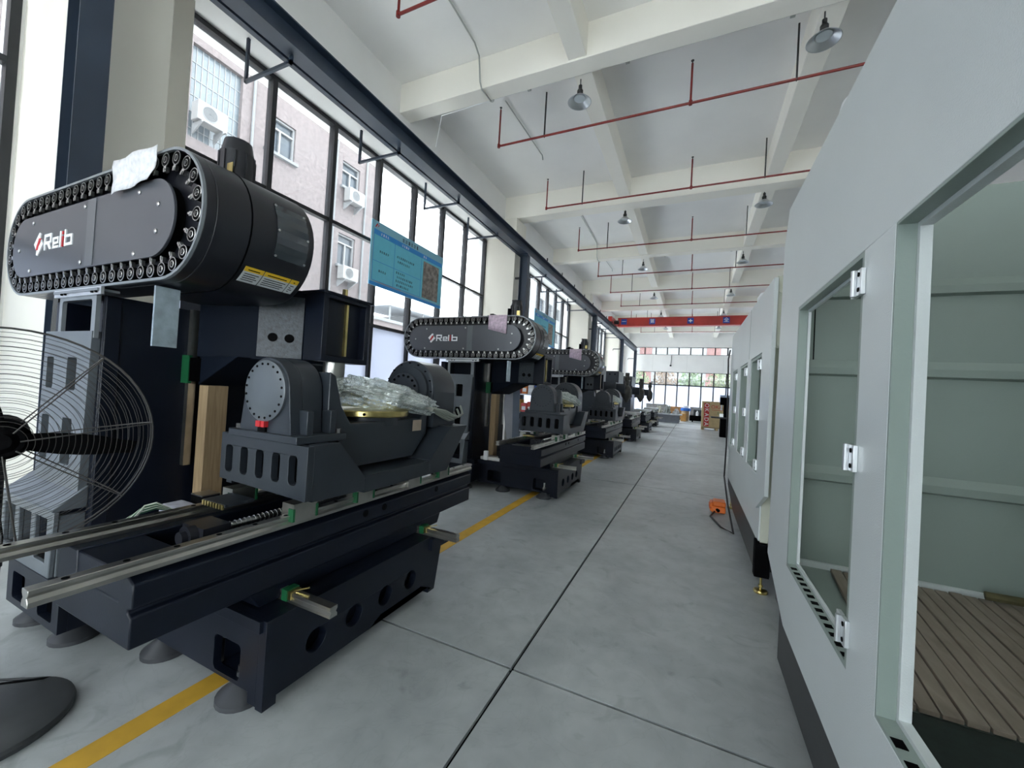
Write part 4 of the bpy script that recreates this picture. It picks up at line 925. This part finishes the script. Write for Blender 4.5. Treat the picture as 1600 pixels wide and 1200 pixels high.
# slatted boards lying inside the near enclosure
board = thing('slatted_board', 'brown slatted wooden board lying inside the nearest pale enclosure', 'wooden board', (1.3, 2.4, .606))
for k in range(30):
    xa = .70+.058*k; dx = .135
    V = []
    for (yy, f) in ((1.79, 0), (3.02, 1)):
        for xx in (0, .052):
            for zz in (.6125, .628+.004*(k % 3 == 0)): V.append((xa+xx+dx*f-.03, yy, zz))
    sub(board, MB().add(V, [(0, 1, 3, 2), (4, 6, 7, 5), (0, 4, 5, 1), (2, 3, 7, 6), (1, 5, 7, 3), (0, 2, 6, 4)]), 'slat', SLATW, .002)
o = MB().tube([(1.45, 2.98, .66), (1.6, 2.94, .675), (1.75, 2.9, .66), (1.95, 2.88, .65)], .022, 8).build('cleaning_rag', mat('olive_rag', (.10, .09, .04), .9, 0, .3, 20), None, off=(1.6, 2.94, .64)); tag(o, 'olive rag lying on the slatted board in the nearest enclosure', 'rag')

X2 = .54
e2 = thing('machine_enclosure', 'second pale sheet-metal machine enclosure with a row of three open windows', 'enclosure', (X2+1, 5.5, 0), 'pale machine enclosures')
wins = [(4.12, 4.86), (5.12, 5.88), (6.22, 6.92)]
sub(e2, MB().prism([(3.66, .88), (3.66, 2.60), (7.22, 2.66), (7.3, 2.55), (7.3, 1.02), (7.22, .92), (4.05, .70)], 'x', X2, X2+.03, holes=[rect(a, b, .98, 2.06) for a, b in wins]), 'front_panel', ENC, .003)
sub(e2, MB().prism([(3.98, .42), (7.2, .42), (7.2, 1.0), (3.98, .9)], 'x', X2+.02, X2+.05), 'skirt_panel', ENC)
sub(e2, MB().box(X2-.002, X2+.004, 5.0, 5.006, 2.08, 2.62), 'panel_seam', ENCIN)
for a, b in wins:
    wf_ = sub(e2, MB().prism(rect(a-.002, b+.002, .978, 2.062), 'x', X2+.01, X2+.08, holes=[rect(a+.03, b-.03, 1.01, 2.03)]), 'window_frame', ENCIN, .002)
    for z in (1.95, 1.5, 1.06): hinge(e2, X2, a+.02, z)
sub(e2, MB().prism([(X2+.03, .42), (2.6, .42), (2.6, 2.72), (X2+.16, 2.72), (X2+.09, 2.69), (X2+.04, 2.60)], 'y', 3.96, 3.985), 'end_panel', CREAM)
sub(e2, MB().box(X2+.03, X2+.08, 3.70, 3.72, 2.05, 2.62).cyl((X2+.055, 3.69, 2.5), (X2+.055, 3.70, 2.5), .014, n=8).cyl((X2+.055, 3.69, 2.08), (X2+.055, 3.70, 2.08), .014, n=8), 'corner_flange', CREAM)
sub(e2, MB().box(X2+.04, 2.6, 7.14, 7.17, .42, 2.66), 'far_end_panel', ENCIN); bp2 = sub(e2, MB().box(2.57, 2.6, 3.98, 7.15, .42, 2.72), 'back_panel', ENCIN)
for z in (1.15, 1.8): sub(bp2, MB().box(2.53, 2.57, 4.0, 7.14, z, z+.06), 'panel_rib', ENCIN, root=e2)
sub(e2, MB().box(X2+.05, 2.58, 4.0, 7.15, .70, .73), 'floor_tray', ENCIN)
sub(e2, MB().prism([(4.0, .14), (4.0, .43), (7.1, .43), (7.1, .32), (6.2, .14)], 'x', X2+.02, X2+.12).box(X2+.05, 2.55, 4.02, 7.1, .18, .42), 'plinth', BASEB, .004)
sub(e2, MB().box(X2+.0, X2+.11, 3.96, 4.06, .14, .44), 'leg_post', BLACK, .004)
for x, y in ((X2+.06, 4.01), (X2+.06, 6.9), (2.4, 4.1), (2.4, 6.9)):
    f = sub(e2, MB().lathe([(.05, 0), (.055, .012), (.05, .024), (.02, .03)], (x, y, 0), n=18), 'levelling_foot', BRASS)
    sub(f, MB().cyl((x, y, .03), (x, y, .16), .009, n=8).cyl((x, y, .05), (x, y, .065), .018, n=6), 'foot_bolt', BRASS, root=e2)
o = MB().lathe([(.30, 0), (.30, 1.60), (.27, 1.75), (.18, 1.85), (.05, 1.88)], (1.42, 4.6, 2.73), n=32).build('mist_collector', WHITEP, None, off=(1.42, 4.6, 2.66)); o.location.z -= .0
tag(o, 'white rounded cylinder standing above the second pale enclosure', 'mist collector')
o = MB().lathe([(.14, 0), (.14, .45), (.10, .52)], (.95, 6.9, 2.73), n=24).build('duct_stub', WHITEP, None, off=(.95, 6.9, 2.7)); tag(o, 'short white duct on the far top corner of the second enclosure', 'duct')
cable = MB().tube([(.52, 7.32, 2.45), (.50, 7.34, 2.3), (.52, 7.33, 1.6), (.53, 7.3, .9), (.50, 7.0, .45), (.50, 6.2, .22), (.52, 5.5, .03), (.40, 5.75, .012), (.30, 6.2, .012), (.36, 6.42, .03)], .012, 7).build('pedal_cable', CABLE, None, off=(.5, 7.3, 0)); tag(cable, 'black cable running down the second enclosure to the orange pedal', 'cable')
t = thing('foot_pedal', 'orange foot pedal switch on the floor beside the second enclosure', 'foot pedal', (.40, 6.52, 0))
sub(t, MB().box(.32, .50, 6.42, 6.66, .012, .10).box(.34, .50, 6.42, 6.66, .10, .17).box(.30, .34, 6.44, 6.64, .02, .15), 'pedal_housing', ORANGE, .015); sub(t, MB().prism([(6.44, .06), (6.64, .06), (6.64, .11), (6.44, .08)], 'x', .29, .42), 'treadle', mat('treadle_orange_dark', (.55, .09, .015), .5)); sub(t, MB().cyl((.41, 6.40, .05), (.39, 6.43, .06), .022, n=10), 'cable_gland', BLACK)

# ================================================================== FAR END
t = thing('wooden_crate', 'plywood crate with red lettered strip standing near the far end', 'crate', (1.15, 24.9, 0))
PLY = mat('crate_board', (.48, .36, .19), .7, 0, .1, 6)
sub(t, MB().box(.50, 2.0, 24.45, 25.4, .12, 1.55).box(.48, 2.02, 24.43, 25.42, 1.55, 1.58), 'crate_body', PLY, .01)
for x in (.50, 1.2, 1.86): sub(t, MB().box(x, x+.14, 24.45, 25.4, 0, .12), 'skid', PLY)
for z in (.12, ): sub(t, MB().box(.50, 2.0, 24.43, 24.45, .10, .17), 'batten', mat('batten_dark', (.30, .22, .12), .7))
ls = sub(t, MB().box(.60, .86, 24.442, 24.45, .20, 1.48), 'red_strip', mat('crate_red', (.50, .03, .03), .6))
for k, ch in enumerate('OKADA'): text_obj(ch, .30, WHITEP, 'strip_letter', ls, t, (.73, 24.440, 1.35-.255*k), (R(90), R(90), 0))
text_obj('OKADA', .27, mat('crate_red', (.5, .03, .03)), 'crate_lettering', t, t, (1.42, 24.445, 1.28), (R(90), 0, 0))
gl = MB(); rd = random.Random(9)
sub(t, MB().box(.98, 1.95, 24.446, 24.45, 1.10, 1.12), 'print_rule', mat('crate_red', (.5, .03, .03)))
for k in range(4):
    x = 1.25+.15*k
    for j in range(3): gl.box(x, x+.11, 24.445, 24.45, .90+.045*j, .915+.045*j)
    gl.box(x+.04, x+.055, 24.445, 24.45, .88, 1.02)
sub(t, gl, 'green_print', mat('crate_green', (.12, .2, .09), .7))['kind'] = 'stuff'
t.location = Vector(t['_o'])
# pedestal tool at the end of the right-hand row
t = thing('pedestal_machine', 'dark pedestal machine with small table standing beyond the second enclosure', 'machine', (1.35, 20.4, 0))
sub(t, MB().box(1.18, 1.6, 20.2, 20.7, 0, .82), 'pedestal', BLACK, .01); sub(t, MB().box(.80, 1.62, 20.1, 20.75, .84, .90), 'work_table', HANG, .005); sub(t, MB().box(1.30, 1.5, 20.4, 20.6, .9, 1.75).box(1.15, 1.5, 20.35, 20.65, 1.45, 1.80), 'head_column', BLACK, .01); sub(t, MB().cyl((1.22, 20.5, 1.2), (1.22, 20.5, 1.45), .04, n=12).box(1.15, 1.3, 20.4, 20.6, .9, 1.05), 'vice', STEEL)
t = thing('steel_bench', 'long grey steel bench piled with parts at the far end', 'bench', (-1.4, 29, 0))
sub(t, MB().box(-2.4, -.75, 28.6, 29.6, 0, .52), 'bench_body', mat('bench_grey', (.14, .15, .17), .45, .2, .1), .02); sub(t, MB().box(-2.5, -.6, 28.5, 29.7, .52, .60), 'bench_top', mat('bench_top_steel', (.40, .42, .44), .4, .6, .15), .006)
for k in range(3): sub(t, MB().box(-.76, -.74, 28.65, 29.5, .09+.14*k, .17+.14*k), 'bench_slot', BLACK)
nm = [('parts_pile', 'heap of pale wrapped parts on the left end of the far bench', (-2.12, 29.2, .60), (.24, .36, .22), (.46, .46, .38)), ('parts_pile', 'heap of grey-green wrapped parts in the middle of the far bench', (-1.53, 29.1, .60), (.22, .3, .26), (.30, .33, .31)), ('parts_pile', 'low heap of bright parts on the right end of the far bench', (-.98, 29.2, .60), (.20, .3, .16), (.50, .52, .53))]
for n_, lab, c, s, cc in nm:
    bm = bmesh.new(); bmesh.ops.create_icosphere(bm, subdivisions=3, radius=1)
    for v in bm.verts:
        p = v.co.copy(); w = 1+.25*math.sin(9*p.x+c[0]*7)*math.cos(8*p.y)+.15*math.sin(17*p.z+11*p.x)
        v.co = Vector((p.x*s[0]*w, p.y*s[1]*w, max(0, p.z)*s[2]*2*w))
    me = bpy.data.meshes.new(n_); bm.to_mesh(me); bm.free(); me.materials.append(mat('pile_%.2f' % cc[0], cc, .5, .2, .35, 14))
    o = bpy.data.objects.new(n_, me); COL.objects.link(o); o.location = c; tag(o, lab, 'parts', 'heaps on the far bench')
for i, (x, y, w, h, cc, lab) in enumerate(((-2.6, 33.5, 1.5, 1.1, (.35, .35, .34), 'grey parts box at the far left before the end wall'), (-1.1, 34.6, 1.3, .95, (.50, .26, .10), 'orange-brown carton before the far end wall'), (.45, 35.2, 1.2, 1.0, (.33, .33, .33), 'grey low cabinet before the far end wall'))):
    o = MB().box(x-w/2, x+w/2, y-.3, y+.3, 0, h).box(x-w/2-.02, x+w/2+.02, y-.32, y+.32, h, h+.04).build('storage_box', mat('store_%d' % i, cc, .6, 0, .25, 6), None, .02, off=(x, y, 0)); tag(o, lab, 'box')
t = thing('barrel', 'pale barrel with blue lid standing right of the far bench', 'barrel', (-.45, 33, 0))
sub(t, MB().lathe([(.26, 0), (.28, .1), (.29, .4), (.28, .75)], (-.45, 33, 0), n=24), 'barrel_body', mat('barrel_tan', (.58, .42, .25), .5)); sub(t, MB().lathe([(.36, 0), (.36, .18), (.30, .22)], (-.45, 33, .75), n=24), 'barrel_lid', mat('lid_blue', (.02, .16, .62), .4)); sub(t, MB().lathe([(.2, 0), (.2, .14), (.1, .2)], (-.45, 33, .97), n=18), 'lid_cover', WHITEP)
o = MB().box(-.15, .2, 32.6, 33.1, 0, .52).box(-.17, .22, 32.58, 33.12, .52, .55).build('carton', mat('carton_orange', (.62, .33, .10), .7, 0, .1), None, .01, off=(0, 32.8, 0)); o.location += Vector((-.58, -.75, 0)); tag(o, 'orange-brown carton beside the blue lidded barrel', 'carton')
t = thing('power_unit', 'long black machine unit on the floor left of the crate', 'machine', (.3, 32.2, 0))
sub(t, MB().box(-.15, 1.2, 31.9, 32.7, .08, .48), 'unit_body', BLACK, .03); sub(t, MB().box(.10, 1.2, 32.1, 32.7, .48, .92), 'unit_top', mat('unit_slate', (.04, .05, .055), .5), .03)
for x in (0, 1.0): sub(t, MB().box(x, x+.1, 32.0, 32.6, 0, .08), 'unit_foot', BLACK)
o = MB().lathe([(.09, 0), (.09, .22), (.05, .28), (.03, .36)], (.35, 31.98, .48), n=16).build('white_jug', WHITEP, None, off=(.35, 31.98, .48)); tag(o, 'small white jug standing on the black machine unit', 'jug')
t = thing('control_cabinet', 'tall grey-blue cabinet standing right before the far end wall', 'cabinet', (2.1, 33.5, 0))
sub(t, MB().box(1.85, 2.5, 33.3, 33.9, 0, 2.1), 'cabinet_body', mat('cabinet_blue_grey', (.25, .31, .40), .45), .02); sub(t, MB().box(1.95, 2.4, 33.285, 33.3, .2, 1.95), 'cabinet_door', mat('cabinet_blue_grey2', (.29, .35, .44), .45), .01)
o = MB().tube([(-1.85, YFAR-.03, 5.4), (-1.86, YFAR-.05, 4.9), (-1.9, YFAR-.06, 4.55)], .02, 6).lathe([(.07, 0), (.07, .12)], (-1.9, YFAR-.08, 4.44), n=12).build('hanging_fitting', BLACK, None, off=(-1.85, YFAR-.05, 4.5)); tag(o, 'small black fitting hanging on a wire before the far wall', 'fitting')

# ================================================================== OUTSIDE
FAC = mat('facade_pink_tile', (.10, .082, .082), .8, 0, .24, 9, .1, 60); FACW = mat('facade_white', (.125, .13, .135), .8, 0, .05); OGL = mat('outside_window_glass', (.03, .04, .05), .15, 0, .3, 2, spec=.25); OFR = mat('outside_window_frame', (.16, .165, .17), .5)
tag(MB().box(-120, 140, -60, 160, -.6, -.3).build('ground_outside', mat('outside_ground', (.80, .79, .77), .9, 0, .1, .3)), 'grey paved ground outside the hall', 'ground', kind='structure')
bd = thing('apartment_building', 'pinkish tiled apartment building close outside the windows on the left', 'building', (-16, 5, -.3))
fx = -14.0
wins_b = [(8.75, 9.85, 9.55, 10.85), (12.05, 13.0, 9.85, 10.95), (12.05, 12.95, 6.5, 7.85), (12.05, 12.95, 3.0, 4.4), (8.75, 9.85, 6.2, 7.5), (8.75, 9.85, 2.9, 4.2), (3.0, 4.2, 9.55, 10.85), (3.0, 4.2, 6.2, 7.5), (-1.0, .2, 9.55, 10.85), (-1, .2, 6.2, 7.5), (-1, .2, 2.9, 4.2), (3.0, 4.2, 2.9, 4.2)]
sub(bd, MB().prism(rect(-14, 14.35, -.3, 15.5), 'x', fx-.3, fx, holes=[rect(a, b, c, d) for a, b, c, d in wins_b]+[rect(6.45, 7.9, 8.6, 11.4)]).box(-24, fx-.9, -14, 14.3, -.3, 15.4), 'facade', FAC)
for a, b, c, d in wins_b:
    w = sub(bd, MB().prism(rect(a, b, c, d), 'x', fx-.16, fx-.08, holes=[rect(a+.06, (a+b)/2-.03, c+.06, d-.4), rect((a+b)/2+.03, b-.06, c+.06, d-.4), rect(a+.06, b-.06, d-.34, d-.06)]), 'window', OFR)
    sub(w, MB().box(fx-.2, fx-.18, a, b, c, d), 'pane', OGL, root=bd)
    sub(bd, MB().box(fx, fx+.14, a-.08, b+.08, c-.1, c), 'window_ledge', FACW)
w = sub(bd, MB().box(fx-.2, fx-.15, 6.45, 7.9, 8.6, 11.4), 'glazed_panel', mat('balcony_blue_glass', (.075, .092, .105), .25, 0, .15, 2))
lg = MB()
for k in range(9): lg.box(fx-.15, fx-.13, 6.45+.16*k, 6.47+.16*k, 8.6, 11.4)
for k in range(5): lg.box(fx-.15, fx-.13, 6.45, 7.9, 8.9+.5*k, 8.92+.5*k)
sub(w, lg, 'glazing_bars', OFR, root=bd)['kind'] = 'stuff'
for y in (8.25, 11.55, 11.7, 13.35): sub(bd, MB().tube([(fx+.06, y, 0), (fx+.06, y, 15)], .045, 8), 'drain_pipe', FACW)
ac0 = None
for k, (y, z, lab) in enumerate(((6.45, 9.0, 'white air conditioner unit high on the pink building, leftmost in the window'), (12.1, 9.2, 'white air conditioner unit below the upper right window of the pink building'), (12.0, 5.85, 'white air conditioner unit below the middle right window of the pink building'), (12.05, 2.4, 'white air conditioner unit below the lowest right window of the pink building'))):
    if ac0 is None:
        ac0 = t = thing('air_conditioner', lab, 'air conditioner', (fx, y, z), 'air conditioners outside')
        sub(t, MB().box(fx+.12, fx+.48, y, y+.82, z, z+.56), 'casing', mat('ac_white', (.19, .19, .19), .5), .02)
        gr = MB().torus((fx+.485, y+.32, z+.28), (1, 0, 0), .21, .012, 28, 5)
        for q in range(5): gr.torus((fx+.485, y+.32, z+.28), (1, 0, 0), .05+.035*q, .005, 24, 4)
        sub(t, gr, 'fan_grille', OFR); sub(t, MB().cyl((fx+.478, y+.32, z+.28), (fx+.484, y+.32, z+.28), .205, n=28), 'fan_opening', mat('ac_dark', (.03, .033, .036), .6))
        for q in (.1, .68): sub(t, MB().prism([(fx, z-.3), (fx+.04, z-.3), (fx+.5, z-.04), (fx+.5, z), (fx, z)], 'y', y+q, y+q+.04), 'bracket', OFR)
    else:
        c = copy_tree(ac0); c.location = (fx, y, z); c['label'] = lab
# low houses further off
b2 = thing('terrace_house', 'low pinkish house with arched windows and a roof canopy beyond the window', 'building', (-33, 38, -.3))
ho = [[(31.6+3.0*k, 5.0)]+[(31.6+3.0*k+.9-.9*math.cos(R(18*j)), 6.3+.9*math.sin(R(18*j))) for j in range(11)]+[(33.4+3.0*k, 5.0)] for k in range(5)]
sub(b2, MB().prism(rect(31, 48, -.3, 8.0), 'x', -30.3, -30, holes=ho).box(-38, -30.6, 31, 48, -.3, 7.9), 'house_wall', FAC)
for k in range(5): sub(b2, MB().box(-30.5, -30.4, 31.5+3*k, 33.5+3*k, 5, 7.4), 'arched_pane', OGL)
sub(b2, MB().box(-38.3, -29.7, 30.7, 48.3, 8.0, 8.3), 'cornice', FACW)
sub(b2, MB().prism([(33.0, 9.9), (47, 10.3), (47, 10.4), (33.0, 10.0)], 'x', -36, -30), 'canopy_roof', mat('canopy_blue_grey', (.26, .28, .31), .6))
for y in (33.3, 39, 46.5): sub(b2, MB().box(-30.3, -30.15, y-.07, y+.07, 8.3, 10.2), 'canopy_post', FACW)
sub(b2, MB().box(-37, -31.5, 38, 47, 8.3, 9.7), 'roof_room', FACW)
b3 = thing('office_block', 'pale office block with blue windows seen through the second side window', 'building', (-26, 66, -.3))
wb = [(y, y+2.2, z, z+1.9) for y in (56.5, 60.5, 64.5, 68.5, 72.5) for z in (2, 6, 10, 14)]
sub(b3, MB().prism(rect(55, 80, -.3, 18), 'x', -22.3, -22, holes=[rect(a, b, c, d) for a, b, c, d in wb]).box(-30, -22.7, 55, 80, -.3, 17.8).box(-30, -22, 54.9, 55, -.3, 18), 'block_wall', FACW)
for a, b, c, d in wb: sub(b3, MB().box(-22.5, -22.4, a, b, c, d), 'pane', OGL)
b4 = thing('brick_apartments', 'red and white apartment block beyond the high windows of the end wall', 'building', (2, 78, -.3))
wb = [(x, x+1.6, z, z+1.5) for x in range(-16, 30, 4) for z in (3, 7, 11, 15)]
sub(b4, MB().prism(rect(-18, 34, -.3, 22), 'y', 74, 74.3, holes=[rect(a, b, c, d) for a, b, c, d in wb])  .box(-18, 34, 74.8, 82, -.3, 21.8), 'block_wall', FACW)
for a, b, c, d in wb: sub(b4, MB().box(a, b, 74.4, 74.5, c, d), 'pane', OGL)
for x in (-9, 1.8, 12.6): sub(b4, MB().box(x, x+2.1, 73.9, 74.0, -.3, 21), 'red_panel', mat('brick_red', (.10, .042, .038), .8))
LEAFM = [mat('leaf_green', (.045, .085, .022), .6, 0, .4, 3), mat('leaf_olive', (.075, .10, .03), .6, 0, .4, 3), mat('leaf_rust', (.10, .06, .03), .6, 0, .3, 3)]
def tree(x, y, h, rw, m, lab, seed):
    rd = random.Random(seed); t = thing('street_tree', lab, 'tree', (x, y, -.3), 'trees outside the far windows')
    sub(t, MB().tube([(x, y, -.3), (x+.05, y, h*.3), (x-.05, y+.1, h*.6)], .12, 7), 'trunk', mat('bark', (.10, .08, .06), .9))
    V = []; Fc = []
    for k in range(900):
        a, b, q = rd.uniform(0, 6.28), rd.uniform(-1, 1), rd.random()**.4
        p = Vector((x+rw*q*math.cos(a)*math.sqrt(1-b*b), y+rw*q*math.sin(a)*math.sqrt(1-b*b), h*.62+h*.4*q*b))
        u = Vector((rd.uniform(-1, 1), rd.uniform(-1, 1), rd.uniform(-1, 1))).normalized(); w = u.orthogonal().normalized(); s = rd.uniform(.10, .22)
        o_ = len(V); V += [p-u*s, p+w*s*.5, p+u*s, p-w*s*.5]; Fc.append((o_, o_+1, o_+2, o_+3))
    fo = sub(t, MB().add(V, Fc), 'foliage', m); fo['kind'] = 'stuff'
for k, (x, y, h, rw, mi, lab) in enumerate(((-5.6, 45, 4.6, 1.35, 1, 'olive tree outside the far windows, leftmost'), (-2.9, 47, 5.0, 1.35, 2, 'rust-tinged tree outside the far windows, second from left'), (-.2, 44.5, 4.7, 1.3, 0, 'green tree outside the far windows, third from left'), (2.5, 46, 5.0, 1.35, 1, 'olive tree outside the far windows, fourth from left'), (5.3, 45, 4.8, 1.4, 0, 'green tree outside the far windows, rightmost'))):
    tree(x, y, h, rw, LEAFM[mi], lab, k)
for o in bpy.data.objects:
    if '_o' in o.keys(): del o['_o']
